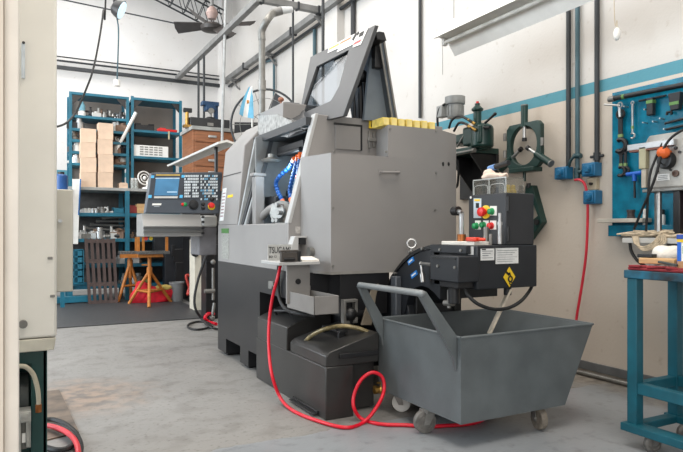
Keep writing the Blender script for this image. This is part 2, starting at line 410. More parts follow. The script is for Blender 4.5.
# door rails at the left of the opening (fan of slanted bars)
def slant(y, z, dx=0, s=.27): return Vector((XF + dx + s * (z - 1.258), y, z))
for (ya, yb, s, m_) in ((5.27, 5.24, .20, LGREY), (5.16, 5.13, .27, GREYD), (5.10, 5.07, .30, LGREY)):
    b = MB().prism([slant(ya, 1.25, 0, s), slant(yb, 1.25, 0, s), slant(yb, 2.04, 0, s), slant(ya, 2.04, 0, s)], (.05, 0, 0)); part('door_rail', b, M('rail_light_grey', '#a3a7a9', .4) if m_ is LGREY else m_, lathe, .004)
# sloping door stiles
b = MB().prism([slant(5.30, 1.258, .02), slant(5.05, 1.258, .02), slant(5.05, 2.0, .02), slant(5.30, 2.0, .02)], (.04, 0, 0)); part('door_stile', b, GREYD, lathe, .004)
# chamber
SPL = M('splash_steel', '#d4e8f2', .25, .15, var=.28, scale=10, col2='#5c8db0')
part('chamber_wall', MB().box((XF + .10, 5.06, 1.05), (2.5, 5.09, 2.03)), M('chamber_grey', '#6d6f70', .35, .1, var=.08), lathe)
b = MB().prism([(2.17, 5.06, 1.12), (2.17, 4.14, 1.12), (2.20, 4.14, 1.99), (2.20, 4.62, 1.99), (2.19, 4.95, 1.78), (2.18, 5.06, 1.66)], (.03, 0, 0)); part('splash_plate', b, SPL, lathe, label='pale blue wet splash plate inside the machine')
part('chamber_back', MB().box((2.26, YE + .04, 1.05), (2.5, 5.06, 2.0)), CHAR, lathe)
b = MB().box((XF + .06, YE + .04, 1.10), (2.3, 5.06, 1.14)); part('chamber_floor', b, GALV, lathe)
b = MB().box((XF + .16, YE + .04, 2.0), (2.52, 5.3, 2.06)); part('chamber_roof', b, GREYD, lathe)
b = MB().prism([slant(5.30, 2.0), slant(YE + .02, 2.01), slant(YE + .02, 2.06), slant(5.30, 2.06)], (.03, 0, 0)); part('door_header', b, GREY, lathe, .004)
b = MB(); b.lathe((2.16, WX(284, 188, 2.14).y, 1.52), (-1, -.2, 0), [(.09, 0), (.09, .05), (.05, .06), (.05, .09)], 20); part('chuck', b, CHAR, lathe)
def cbx(x, px0, px1, py0, py1, th): a = WX(px0, py1, x); c = WX(px1, py0, x); return MB().box((x, c.y, a.z), (x + th, a.y, c.z))
part('tool_block', cbx(1.92, 251, 275, 195.5, 207, .12), BLACK, lathe, .008)
a = WY(253, 222, 5.03); c = WY(262, 177, 5.03); part('spindle_guard', MB().box((a.x, 4.97, 1.16), (c.x, 5.06, c.z)).box((a.x - .02, 4.97, c.z), (c.x + .02, 5.06, c.z + .03)), GREY, lathe, .006)
b = MB(); b.tube([WX(259, 224, 1.86), WX(263, 216, 1.87), WX(270, 209.5, 1.88), WX(276, 207, 1.90)], .035, 10); part('chip_guard', b, SHEET, lathe, .002)
tq = WX(283, 213, 1.92); b = MB(); b.lathe(tq, (-.8, -.6, .1), [(.10, -.05), (.10, .04), (.06, .05), (.06, .09)], 18)
for k in range(6):
    a = k * PI / 3; b.cyl(tq + Vector((-.02, .07 * math.cos(a), .07 * math.sin(a))), tq + Vector((-.09, .07 * math.cos(a) - .03, .07 * math.sin(a))), .018, n=8)
part('turret', b, DSTEEL, lathe)
a = WX(281, 152, 2.02); c = WX(303, 148, 2.02); b = MB().box((2.02, c.y, a.z - .02), (2.16, a.y + .1, a.z + .05)); b.cyl((2.0, a.y, a.z - .03), (2.0, c.y, a.z - .03), .02); part('coolant_manifold', b, BLACK, lathe, .006)
b = MB(); b.lathe((1.93, 4.93, 1.80), (0, 0, 1), [(.07, 0), (.09, .02), (.03, .04), (.03, .07)], 14); part('work_lamp', b, DSTEEL, lathe)
# segmented blue coolant hoses with orange ends
xh = 1.96
for pts in ([(293, 161), (289, 168), (280, 176), (276, 183), (278, 192), (282, 200)], [(297, 160), (295, 170), (292, 180), (290, 190), (291, 199)], [(300, 158), (299, 168), (298, 176)]):
    P3 = [WX(px, py, xh + .02 * (i % 2)) for i, (px, py) in enumerate(pts)]
    t = MB().tube(P3, .012, 8)
    ctr = t.v; n = len(ctr) // 8; rings = [sum((ctr[i * 8 + k] for k in range(8)), Vector()) / 8 for i in range(n)]
    b = MB()
    for i, c in enumerate(rings[::2]): b.ball(c, .021, n=10, m=6)
    hz = part('coolant_hose', b, BLUEH, lathe, label='blue segmented coolant hose')
    e = MB(); d = (P3[-1] - P3[-2]).normalized(); e.cyl(P3[-1], P3[-1] + d * .07, .022, .012, 10); d = (P3[0] - P3[1]).normalized(); e.cyl(P3[0], P3[0] + d * .045, .02, .02, 10)
    part('nozzle', e, ORG, hz, label='orange hose end')
# end plate with slanted flange
b = MB().prism([(XF, YE, ZB), (XF, YE, 1.258), (1.962, YE, 2.08), (3.15, YE, 2.08), (3.15, YE, ZB)], (0, .03, 0)); part('end_plate', b, GREY, lathe, .004)
b = MB().prism([(XF - .004, YE - .004, 1.258), (1.958, YE - .004, 2.085), (1.985, YE - .004, 2.085), (XF + .022, YE - .004, 1.258)], (0, .07, 0)); part('end_flange', b, MGREY, lathe, .003)
# access panel, latch
p0 = WY(335, 149, YE); p1 = WY(360, 127, YE)
part('access_panel', MB().box((p0.x, YE - .012, p0.z), (p1.x, YE, p1.z)), GREY, lathe, .003)
b = MB().box((p0.x - .01, YE - .016, p1.z), (p1.x + .012, YE - .001, p1.z + .014)).box((p1.x, YE - .016, p0.z), (p1.x + .012, YE - .001, p1.z)); part('panel_edge', b, CHAR, lathe)
c = WY(371, 140, YE); b = MB().box((c.x - .03, YE - .02, c.z - .07), (c.x - .012, YE, c.z + .07)).box((c.x + .012, YE - .02, c.z - .06), (c.x + .026, YE, c.z + .06)).box((c.x - .04, YE - .03, c.z - .015), (c.x + .05, YE - .01, c.z + .012)); part('latch', b, DSTEEL, lathe, .003)
# gearbox cover sheet-metal box
pl_ = [(1.835, YE - .005), (1.913, 3.75), (2.855, 3.75), (3.117, 3.88), (3.117, YE - .005)]
b = MB().prism([(x, y, .915) for x, y in pl_], (0, 0, .83)); b.prism([(x, y, 1.745) for x, y in ((WY(376, 140, YE - .01).x, YE - .01), (2.382, 3.75), (2.855, 3.75), (3.117, 3.88), (3.117, YE - .01))], (0, 0, .235)); cover = part('end_cover', b, GREY, lathe)
part('cover_lip', MB().prism([(x - .0 if i else x, y, .895) for i, (x, y) in enumerate(pl_)], (0, 0, .02)), M('lip_grey', '#8c8984', .5), lathe)
b = MB(); c0 = WY(380, 172, 3.75); c1 = WY(397, 172, 3.75)
b.tube([c0, c0 + Vector((0, -.035, -.005)), c1 + Vector((0, -.035, -.005)), c1], .009, 8, smooth=False); b.box((c0.x - .012, 3.744, c0.z - .016), (c0.x + .012, 3.75, c0.z + .016)); b.box((c1.x - .012, 3.744, c1.z - .016), (c1.x + .012, 3.75, c1.z + .016))
part('cover_handle', b, GREY, lathe)
b = MB()
for px, py in ((334, 152), (386, 152), (390, 129), (436, 131), (436, 173), (333, 208), (435, 210), (333, 266), (436, 246)):
    c = WY(px, py, 3.75); part('screw', MB().cyl(c, c + Vector((0, -.006, 0)), .009, n=10), DSTEEL, cover)
b = MB()
dn = Vector((.13, -.262, 0)).normalized()
for px, py in ((443, 164), (448.5, 164)):
    q = ray(px, py); t = (2.855 * .13 - 3.75 * .262) / (q[0] * .13 - q[1] * .262)
    c = _at(px, py, t); part('cable_hole', MB().cyl(c + dn * .003, c - dn * .01, .016, n=12), BLACK, cover, label='dark round cable hole')
# hood behind the door
hp = [(1.95, 2.055), (1.955, 2.285), (2.30, 2.285), (2.30, 2.055)]
b = MB().prism([(x, 4.72, z) for x, z in hp], (0, .60, 0)); part('hood', b, GREY, lathe, .004)
k = [WX(258, 115, 1.95), WX(263, 113.5, 1.96), WX(282, 103, 2.2), WX(297, 104.5, 2.2), WX(303, 112, 2.12), WX(304, 126, 2.02), WX(291, 121, 1.955)]
b = MB().prism(k, (.03, .02, .02)); part('visor', b, GREYD, lathe)
MOT = M('mottled_plate', '#a9a9a7', .35, .3, var=.2, scale=26)
f_ = lambda px, py: WX(px, py, 1.946)
b = MB().prism([f_(258, 134), f_(277, 136.2), f_(278, 114.5), f_(258, 115.5)], (.006, 0, 0)); part('rating_plate', b, MOT, lathe, label='mottled bright rating plate on the hood')
b = MB().prism([f_(277.3, 136.3), f_(287.5, 137.3), f_(292, 121), f_(277.8, 115)], (.006, 0, 0)); part('rating_plate', b, MOT, lathe)
b = MB().prism([WX(288.5, 137.5, 1.93), WX(304, 132, 1.94), WX(299, 126, 1.95), WX(292, 121.5, 1.95)], (.01, 0, 0)); part('hood_gusset', b, GREY, lathe)
b = MB().tube([WX(299, 125, 1.92), WX(304, 121, 1.92), WX(309, 119, 1.94)], .010, 8).tube([WX(300, 127, 1.92), WX(304, 128.5, 1.92), WX(308, 128, 1.94)], .006, 8); part('door_link', b, STEEL, lathe)
b = MB().prism([WX(287, 138, 1.92), WX(305, 131.5, 1.92), WX(306, 129.5, 1.93), WX(296, 132, 1.93)], (.02, 0, 0)); part('door_track', b, CHAR, lathe)
# raised sliding door: a slanted panel with a window, label strip, and the folded rear leaf behind it
SD = .4
def dp(px, py, off=0.):
    q = ray(px, py); k = XF - SD * 1.26 + off
    t = (k + SD * H) / (q[0] - SD * q[2]); return _at(px, py, t)
outer = [dp(297, 127), dp(310.5, 57), dp(375, 25), dp(356, 80), dp(343, 116)]
inner = [dp(300.5, 114), dp(316.5, 66.5), dp(348.5, 50), dp(339, 86), dp(330.5, 101)]
b = MB().frame(outer, inner, (.035, 0, .0)); door = part('sliding_door', b, GREYD, lathe, .004)
part('window', MB().prism([p + Vector((.02, 0, 0)) for p in inner], (.008, 0, 0)), PANE, door, label='tinted window in the raised door')
def strip(qs, off=-.004): return MB().prism([dp(*q) + Vector((off, 0, 0)) for q in qs], (.003, 0, 0))
part('label', strip([(329, 47.5), (369, 26.5), (361, 44.5), (353, 47.5), (354, 44), (337, 52.5), (339, 48), (328, 53)]), WHITE, door, label='white brand label strip')
part('label', strip([(330, 48.2), (340, 43), (339, 45.2), (329, 50.4)], -.006), YEL, door)
part('label', strip([(341, 42.4), (352, 36.6), (351, 39), (340, 44.6)], -.006), ORG, door)
part('label', strip([(355, 42.5), (362, 39), (361, 41.8), (354, 45)], -.006), REDP, door)
for q in ([(352.5, 39.5), (356.5, 32.5), (357.6, 34.2), (354, 41)], [(359, 37.5), (360.5, 33), (365, 30.4), (363.6, 35.4)], [(357, 34), (359, 31.5), (360, 33), (358, 36)]):
    part('print', strip(q, -.007), INK, door)
# rear leaf of the tent
r0 = WY(384, 32, 3.98); r1 = WY(398, 121, 3.98)
b = MB().prism([r0, r1, r1 + Vector((-.05, 0, 0)), r0 + Vector((-.05, 0, 0))], (0, .62, 0)); part('rear_leaf', b, M('leaf_slate', '#454d55', .4, var=.08), lathe, .004)
b = MB()
for o_ in (-.02, -.06): 
    A = r0 + Vector((o_, -.01, -.03)); B = r1 + Vector((o_, -.01, 0)); b.prism([A, B, B + Vector((.014, 0, 0)), A + Vector((.014, 0, 0))], (0, .01, 0))
part('leaf_rail', b, DSTEEL, lathe)
tp = dp(375, 25)
b = MB().prism([tp + Vector((.02, .03, -.04)), tp + Vector((.10, .03, -.03)), tp + Vector((.12, .03, -.09)), tp + Vector((.04, .03, -.09))], (0, .7, 0)); part('ridge_cap', b, CHAR, lathe)
b = MB().prism([WY(364, 120, 4.05), WY(370, 60, 4.05), WY(379, 42, 4.05), WY(393, 121, 4.05)], (0, .03, 0)); part('inner_panel', b, M('inner_blue_grey', '#6b747c', .4, var=.05), lathe)
b = MB().box((2.05, 4.2, 2.06), (2.66, 4.9, 2.08)); part('roof_plate', b, GREYD, lathe)
b = MB()
for px, top, bot, r in ((355, 92, 118, .012), (361, 70, 118, .022), (366, 75, 118, .014), (370, 60, 119, .008)):
    b.cyl(WY(px, bot + 3, 4.2), WY(px - 1.5, top, 4.2), r, n=8)
c = WY(362, 76, 4.18); b.ball(c, .05); b.ball(WY(358, 84, 4.2), .03); part('gas_strut', b, BLACK, lathe, label='black struts and hoses inside the raised door')
b = MB(); c0 = WY(375, 45, 4.0); c1 = WY(380, 68, 4.0); b.box((c0.x, 4.0, c1.z), (c1.x + .02, 4.06, c0.z)); part('hinge', b, CHAR, lathe, .006)

# ---- control panel (pendant facing the operator aisle)
def cp(px, py, off=0.):
    t = (213 - py) / 41.; return WY(px, py, 5.95 + .05 * t - off)
A, B_, C_, D_ = cp(145.5, 213), cp(219, 213.5), cp(222, 172), cp(151.5, 172.8)
b = MB().loft([A, B_, C_, D_], [p + Vector((0, .12, 0)) for p in (A, B_, C_, D_)]); cpan = part('control_panel', b, M('panel_slate', '#444a52', .4, var=.05), lathe, .006)
def cq(x0, y0, x1, y1, off=.004, lean=.12, th=.004):
    f = lambda x, y: cp(x + (y1 - y) * lean, y, off)
    return MB().prism([f(x0, y1), f(x1, y1), f(x1, y0), f(x0, y0)], (0, th, 0))
part('bezel', cq(148.5, 174.2, 182, 199, .006), M('panel_bezel', '#383d45', .4), cpan, .002)
part('screen', cq(154, 178.2, 177.5, 195.5, .009), SCREEN, cpan, label='glowing blue screen')
part('screen_bar', cq(155.5, 177.7, 179.5, 178.8, .011), M('pale_bar', '#bcd7ea', .4), cpan)
part('screen_text', cq(167, 191.4, 177, 192.6, .011), M('pale_text', '#a8cbe4', .4), cpan)
part('header_strip', cq(156, 174.4, 180, 175.6, .0075), M('ochre_strip', '#c9a851', .5), cpan)
for q in ((151, 175.4, 154, 178), (181.5, 175, 184.5, 177.5), (148.3, 195, 151.5, 198), (179.5, 195, 182.5, 198)): part('corner_marker', cq(*q, .01), CYAN, cpan)
part('softkey_row', cq(154, 196.3, 177.5, 198.2, .009), LGREY, cpan)
part('keypad_field', cq(182.5, 173.6, 219.5, 199, .006), M('keypad_dark', '#343a42', .4), cpan)
kb = MB(); rnd = random.Random(3)
def addmb(dst, src, mi=0):
    dst.mat(mi); dst.add(src.v, src.f)
for r_ in range(8):
    for c_ in range(9):
        x = 184.3 + c_ * 1.62; y = 175 + r_ * 2.9
        if rnd.random() < .9: addmb(kb, cq(x, y, x + 1.2, y + 2.0, .009), 0)
for r_ in range(9):
    for c_ in range(9):
        x = 200.5 + c_ * 1.95; y = 175 + r_ * 2.9
        if rnd.random() < .72: addmb(kb, cq(x, y, x + 1.3, y + 1.9, .009), 0 if rnd.random() < .8 else 1)
part('key', kb, [M('key_white', '#d3dbe0', .45), M('key_blue', '#6fa9cc', .45)], cpan, label='rows of pale keys')
part('maker_mark', cq(152, 203.4, 161, 205.3, .005, .3), WHITE, cpan); part('maker_mark', cq(154, 206, 159.5, 206.8, .005), M('mark_grey', '#9aa0a6', .5), cpan)
def knob(px, py, r, h, m_, nm, lab=None):
    c = cp(px, py, 0); k = MB().lathe(c, (0, -1, .02), [(r * 1.2, 0), (r * 1.2, .006), (r, .008), (r * .92, h), (r * .5, h + .004)], 16); return part(nm, k, m_, cpan, label=lab)
knob(185, 204.4, .017, .012, GRN, 'start_button', 'green start button'); knob(182.7, 204.4, .013, .012, REDP, 'stop_button'); knob(193.5, 204.8, .042, .03, BLACK, 'feed_dial', 'black feed dial')
knob(203, 204, .016, .012, BLACK, 'selector_knob'); knob(203, 208, .016, .012, BLACK, 'selector_knob'); knob(212, 199, .02, .014, BLACK, 'selector_knob')
knob(211.4, 206.5, .030, .006, YEL, 'stop_ring'); knob(211, 205.6, .027, .045, REDP, 'emergency_stop', 'red emergency stop mushroom')

# ---- tray with tool setter on the front
YT = 3.76; zt = .99
xa = WY(279, 261, YT).x; xb = WY(320, 261, YT).x
b = MB().box((xa, YT, zt - .022), (xb, YE, zt)); part('tray', b, MGREY, lathe, .003)
q0 = WY(287, 274, 3.84); q1 = WY(310, 294, 3.84)
b = MB().box((q0.x, 3.84, q1.z - .06), (q1.x, 3.86, zt - .022)); part('tray_bracket', b, SHEET, lathe, .002)
c = WY(298, 281.5, 3.84); part('bracket_bolt', MB().cyl(c, c + Vector((0, -.006, 0)), .02, n=12), BLACK, lathe)
YN = 4.03; n0 = WY(267.8, 259, YN); n1 = WY(281, 244.5, YN)
b = MB().box((n0.x, YN, zt), (n0.x + .20, YN + .006, n1.z)); npl = part('nameplate', b, M('nameplate_silver', '#b9bab8', .4, .2, var=.06, scale=30), lathe, label='silver nameplate with black lettering')
t = text_mb('TSUGAMI', .066, (0, 0, 0), (1, 0, 0), (0, 0, 1)); 
for i, v in enumerate(t.v): t.v[i] = Vector((n0.x + .005 + v.x * .62, YN - .002 + v.y, zt + .052 + v.z))
part('lettering', t, INK, npl)
t = text_mb('BO 12', .022, (0, 0, 0), (1, 0, 0), (0, 0, 1))
for i, v in enumerate(t.v): t.v[i] = Vector((n0.x + .008 + v.x, YN - .002 + v.y, zt + .02 + v.z))
part('lettering', t, INK, npl)
# socket housing above the tray
h0 = WY(291, 246, 4.09); h1 = WY(317, 236, 4.09)
b = MB().frame([(h0.x, 4.02, h1.z), (h1.x, 4.02, h1.z), (h1.x + .02, 4.02, zt), (h0.x - .06, 4.02, zt)], [(h0.x + .03, 4.02, h1.z - .012), (h1.x - .03, 4.02, h1.z - .012), (h1.x - .02, 4.02, zt + .02), (h0.x + .03, 4.02, zt + .02)], (0, .078, 0))
part('socket_housing', b, MGREY, lathe, .003)
part('socket_opening', MB().box((h0.x + .04, 4.03, h1.z - .06), (h1.x - .03, 4.09, h1.z - .012)), BLACK, lathe)
part('socket_tube', MB().cyl((h0.x + .08, 3.96, zt + .06), (h1.x + .02, 3.96, zt + .06), .035), GALV, lathe)
c = WY(299.5, 230, YE); part('notice_sticker', MB().box((c.x - .035, YE - .003, c.z - .025), (c.x + .035, YE, c.z + .025)), M('sticker_grey', '#b0aca8', .5, var=.15, scale=60), lathe)

t0 = WY(281, 258, 3.77)
kt = thing('tool_setter', 'small brown and black clamp gauge resting on the tray in front of the nameplate', 'tool', (t0.x + .1, 3.79, zt))
b = MB().box((t0.x, 3.765, zt), (t0.x + .12, 3.795, zt + .066)).box((t0.x - .005, 3.762, zt + .068), (t0.x + .125, 3.797, zt + .082)); part('body', b, M('gauge_brown', '#4a4440', .45, var=.1), kt, .004)
b = MB().box((t0.x + .125, 3.765, zt), (t0.x + .145, 3.795, zt + .075)); b.cyl((t0.x + .02, 3.76, zt + .02), (t0.x + .10, 3.76, zt + .02), .01); part('jaw', b, BLACK, kt, .004)
w0 = WY(302, 260, 3.765)
solo('paper_pad', MB().prism([(w0.x, 3.765, zt), (w0.x + .13, 3.765, zt), (w0.x + .12, 3.86, zt + .02), (w0.x + .015, 3.86, zt + .02)], (0, 0, .012)), RAG, 'white folded paper on the right end of the lathe tray', 'paper')

# parts chute under the tray
YC = 3.45; c0 = WY(314, 297, YC); c1 = WY(339, 294, YC); c2 = WY(314, 315.5, YC)
yb2 = WX(287, 300, c0.x).y
pc = thing('parts_chute', 'folded grey sheet metal catch box hanging below the lathe tray', 'tray', (c0.x + .07, 3.6, c2.z))
zl = c2.z; zu = c0.z; x0_, x1_ = c0.x, c1.x
b = MB()
b.box((x0_, YC, zl), (x1_, YC + .006, zu)).box((x0_, YC, zl), (x0_ + .006, yb2, zu)).box((x1_ - .006, YC, zl), (x1_, yb2, zu)).box((x0_, YC, zl), (x1_, yb2, zl + .006)).box((x0_, yb2 - .006, zl), (x1_, yb2, zu + .03))
part('box', b, SHEET, pc, .002)
b = MB().box((x0_ + .02, yb2 - .02, zu - .02), (x1_ - .02, yb2, .9)); part('hanger', b, SHEET, pc, .002)

# black plant behind the chute (drain gear under the lathe end)
g = MB(); a0 = WY(344, 300, 3.7); a1 = WY(358, 323, 3.7)
g.frame([(a0.x, 3.7, a0.z), (a1.x, 3.7, a0.z), (a1.x, 3.7, a1.z), (a0.x, 3.7, a1.z)], [(a0.x + .02, 3.7, a0.z - .02), (a1.x - .02, 3.7, a0.z - .02), (a1.x - .02, 3.7, a1.z + .02), (a0.x + .02, 3.7, a1.z + .02)], (0, .05, 0))
part('drain_bracket', g, DSTEEL, lathe, .003)
g = MB(); c = WY(350, 314, 3.72); g.ball(c, .05); g.cyl(c, c + Vector((.2, .05, -.03)), .035); g.cyl(c, c + Vector((.0, .02, -.15)), .03); part('drain_valve', g, BLACK, lathe)

g = MB().prism([WY(370, 287, 3.66), WY(379, 284, 3.66), WY(376, 296, 3.66), WY(371.5, 325, 3.66), WY(362, 325, 3.66), WY(372, 290, 3.66)], (0, .02, 0)); part('bent_guide', g, M('guide_tan', '#8f8474', .5, .2, var=.1), lathe, label='tan bent guide strip')
# ================================================================== COOLANT TANK
XT = 1.706; YT0 = 3.415
tank = thing('coolant_tank', 'charcoal coolant tank with two hinged lids on the floor in front of the lathe', 'tank', (1.95, 4.0, 0))
b = MB()
b.prism([(XT, YT0, 0), (1.905, YT0, 0), (1.905, 3.62, 0), (2.12, 3.62, 0), (2.12, 4.0, 0), (2.075, 4.0, 0), (2.075, 4.69, 0), (XT, 4.69, 0)], (0, 0, .335))
part('tank_body', b, CHAR2, tank, .006)
b = MB().box((1.905, YT0 + .10, .015), (2.12, 3.63, .334)); part('end_panel', b, CHAR2, tank, .004)
# left lid
b = MB().prism([(XT, 4.05, .33), (XT, 4.05, .50), (XT + .20, 4.05, .585), (XT + .36, 4.05, .585), (XT + .36, 4.05, .33)], (0, .61, 0)); lidl = part('lid', b, CHAR2, tank, .006)
c = WX(274, 317, XT + .12); b = MB(); b.tube([(XT + .085, 4.46, .535), (XT + .07, 4.46, .57), (XT + .12, 4.27, .59), (XT + .135, 4.27, .555)], .012, 8, smooth=False); part('lid_handle', b, BLACK, lidl)
# right lid: shallow hip
zr = .335
lo = [(XT + .005, YT0 + .01, zr), (2.11, YT0 + .01, zr), (2.11, 3.99, zr), (XT + .005, 3.99, zr)]
md = [(XT + .005, YT0 + .01, .42), (2.11, YT0 + .01, .51), (2.11, 3.99, .51), (XT + .005, 3.99, .42)]
b = MB()
b.prism([(XT + .004, YT0 + .005, zr), (XT + .004, YT0 + .005, .405), (XT + .03, YT0 + .005, .43), (2.10, YT0 + .005, .53), (2.10, YT0 + .005, zr)], (0, .575, 0)); lidr = part('lid', b, CHAR2, tank, .006)
b = MB().box((1.80, YT0 - .014, .385), (2.09, YT0 + .01, .415)); part('lid_lip', b, CHAR, lidr, .003)
b = MB(); zz = lambda x: .43 + (x - XT - .03) / (2.10 - XT - .03) * .10
for y in (3.86, 3.62): b.box((1.90, y - .012, zz(1.9) - .005), (1.95, y + .012, zz(1.95) + .035))
b.box((1.905, 3.60, zz(1.92) + .028), (1.965, 3.88, zz(1.92) + .046)); part('lid_handle', b, BLACK, lidr, .003)
b = MB().box((XT - .012, 3.52, .02), (XT, 3.92, .035)).box((XT - .04, 3.52, .012), (XT, 3.92, .02)); part('foot_flange', b, CHAR, tank, .002)
c = WY(376, 388, 3.50); b = MB(); b.cyl((c.x, 3.53, c.z), (c.x, 3.44, c.z), .016); b.cyl((c.x - .05, 3.44, c.z), (c.x + .03, 3.44, c.z), .02); b.ball((c.x, 3.44, c.z), .026); b.cyl((c.x, 3.44, c.z), (c.x + .005, 3.44, c.z + .05), .008); b.box((c.x - .03, 3.435, c.z + .045), (c.x + .03, 3.445, c.z + .055)); part('drain_cock', b, BRASS, tank, label='brass drain cock')
hp_ = [WY(300.5, 351.5, 3.935), WY(303, 345, 3.88), WY(311, 336, 3.80), WY(324, 329.5, 3.70), WY(341, 326, 3.62), WY(357, 328, 3.56), WY(369, 333, 3.52), WY(377, 340, 3.50)]
solo('return_hose', MB().tube(hp_, .015, 10), HOSEG, 'stiff brownish translucent hose arching over the right tank lid', 'hose')

# ================================================================== CHIP CONVEYOR
XS = 2.40; YH = 2.793
cv = thing('chip_conveyor', 'black chip conveyor with a control box and labelled discharge head above the grey cart', 'machine', (2.95, 3.6, 0))
# curved neck (side profile in YZ)
prof = [WX(px, py, XS) for px, py in ((389, 286), (392, 278), (398, 269), (405, 260.5), (412, 254.5), (420, 250), (430, 247.3), (440, 246.3))]
yzo = [(p.y, p.z) for p in prof]
inn = [WX(px, py, XS) for px, py in ((440, 300), (434, 293), (428, 288), (421, 286), (415, 288), (410, 293), (407, 301), (405, 312))]
poly = [(XS, y, z) for y, z in yzo] + [(XS, p.y, p.z) for p in inn] + [(XS, 3.70, .45), (XS, 3.77, .62)]
b = MB().prism(poly, (.49, 0, 0)); part('neck', b, NAVY, cv, .004)
b = MB()
for i in range(len(yzo) - 1):
    (ya_, za), (yb_, zb_) = yzo[i], yzo[i + 1]
    b.prism([(XS - .012, ya_, za - .012), (XS - .012, yb_, zb_ - .012), (XS - .012, yb_, zb_ + .012), (XS - .012, ya_, za + .012)], (.515, 0, 0))
part('neck_rim', b, BLACK, cv)
# lower incline towards the lathe
b = MB().prism([(XS + .01, 3.60, .86), (XS + .01, 3.79, .80), (XS + .01, 3.93, .55), (XS + .01, 3.93, .06), (XS + .01, 3.62, .06), (XS + .01, 3.52, .62)], (.46, 0, 0)); part('incline', b, NAVY, cv, .004)
b = MB(); p_ = WX(399, 276, XS); b.box((XS - .05, p_.y - .035, .30), (XS, p_.y + .035, p_.z)); part('support_post', b, M('post_slate', '#4a4e54', .4, var=.05), cv, .008)
b = MB().box((XS + .06, 3.50, .0), (XS + .12, 3.56, .80)).box((XS + .40, 3.50, .0), (XS + .46, 3.56, .84)).box((XS + .12, 3.51, .30), (XS + .40, 3.55, .36)); part('stand', b, BLACK, cv, .004)
b = MB()
for px, py in ((411, 252), (396.5, 273), (424, 248.5)):
    c = WX(px, py, XS); part('bolt', MB().cyl(c, c - Vector((.022, 0, 0)), .01, n=8), DSTEEL, cv)
c = WX(411.5, 243.5, XS + .1); b = MB().torus(c, (-.5, -.86, 0), .031, .008, 24, 8); b.cyl(c - Vector((0, 0, .04)), c - Vector((0, 0, .07)), .012); part('lifting_eye', b, STEEL, cv, label='bright round lifting eye')
for px, py in ((411.3, 261), (414.5, 274.5)):
    c = WX(px, py, XS); b = MB().cbox(c - Vector((.003, 0, 0)), (.006, .075, .032), Euler((math.radians(-28), 0, 0))); lb = part('label', b, M('label_blue', '#2a7fd0', .4), cv, label='blue arrow label')
    part('arrow', MB().cbox(c - Vector((.006, 0, 0)), (.004, .05, .010), Euler((math.radians(-28), 0, 0))), WHITE, lb)
# discharge head
hz0 = WY(477, 290, YH).z; hz1 = WY(477, 245.8, YH).z; xh1 = WY(537, 284, YH).x
b = MB().box((XS, YH, hz0), (xh1, 3.22, hz1)); part('head', b, NAVY, cv, .006)
b = MB().box((xh1, YH + .05, hz0 + .12), (xh1 + .025, YH + .3, hz1 - .03)); part('side_box', b, BLACK, cv, .004)
# top strip and motor cover on the operator side
y0 = WX(466, 256, XS - .04).y; y1 = WX(430, 247, XS - .04).y
b = MB().box((XS - .04, y0, hz1 - .05), (XS, y1, hz1)); strip_ = part('head_side', b, NAVY, cv, .004)
m0 = WX(458, 283, XS - .16); m1 = WX(430, 255, XS - .16)
b = MB().box((XS - .16, m0.y, m0.z), (XS, m1.y, m1.z)); part('motor_cover', b, NAVY, cv, .006)
b = MB().box((XS - .165, m0.y + .02, m1.z - .02), (XS - .16, m1.y - .02, m1.z - .01)); part('cover_fold', b, CHAR, cv)
b = MB().box((XS - .12, m0.y + .05, m0.z - .04), (XS, m1.y - .05, m0.z)); b.cyl((XS - .07, m0.y + .15, m0.z - .14), (XS - .07, m0.y + .15, m0.z - .04), .035); part('gear_motor', b, CHAR, cv, .004)
b = MB()
for px, py, dx in ((438, 266, .16), (455, 267.5, .16), (440, 249.5, .04), (461, 250.5, .04)):
    c = WX(px, py, XS - dx); part('screw', MB().cyl(c, c - Vector((.008, 0, 0)), .009, n=8), DSTEEL, cv)
b = MB(); c0 = WX(421, 263.5, XS - .05); c1 = WX(431, 264.5, XS - .1); b.cyl(c0, c1, .011); c2 = WX(423, 282, XS - .05); b.cyl(c0, c2, .009); b.cyl(c0 + (c2 - c0) * .55, c2, .018); b.ball(c0, .014); part('grease_fitting', b, STEEL, cv, label='bright grease fitting')
b = MB(); b.cyl(WX(449, 290, XS - .05), WX(449, 308, XS - .05), .012); b.cyl(WX(445, 303, XS - .05), WX(453, 303, XS - .05), .02); part('drain_fitting', b, DSTEEL, cv)
k_ = WY(507.5, 290, YH + .06); part('drain_boot', MB().cyl(k_ + Vector((0, 0, .03)), k_ - Vector((0, 0, .03)), .024), BLACK, cv)
# labels on the head front
def front(x0, y0, x1, y1, th=.003, off=0.): 
    a = WY(x0, y1, YH); c = WY(x1, y0, YH); return MB().box((a.x, YH - th - off, a.z), (c.x, YH - off, c.z))
for (x0, y0, x1, y1), hd in (((480.5, 248.5, 494, 260.5), True), ((495.5, 247.8, 518, 264), False)):
    lb = part('label', front(x0, y0, x1, y1), PAPER, cv, label='pale instruction label')
    n_ = 4 if hd else 6
    b = MB()
    for k in range(n_):
        yy = y0 + 2.2 + k * (y1 - y0 - 3) / n_; addmb(b, front(x0 + 1.5, yy, x1 - 1.5 - (k % 3) * 2.2, yy + .8, .001, .003))
    part('print', b, PRINT, lb)
    if hd: part('heading', front(x0 + 1, y0 + .4, x0 + 5, y0 + 1.6, .001, .003), INK, lb)
lb = part('label', MB().box((XS - .003, YH + .03, hz1 - .055), (XS, YH + .075, hz1 - .005)), PAPER, cv)
cx_ = WY(509, 277, YH); rw = .050; rh = .064
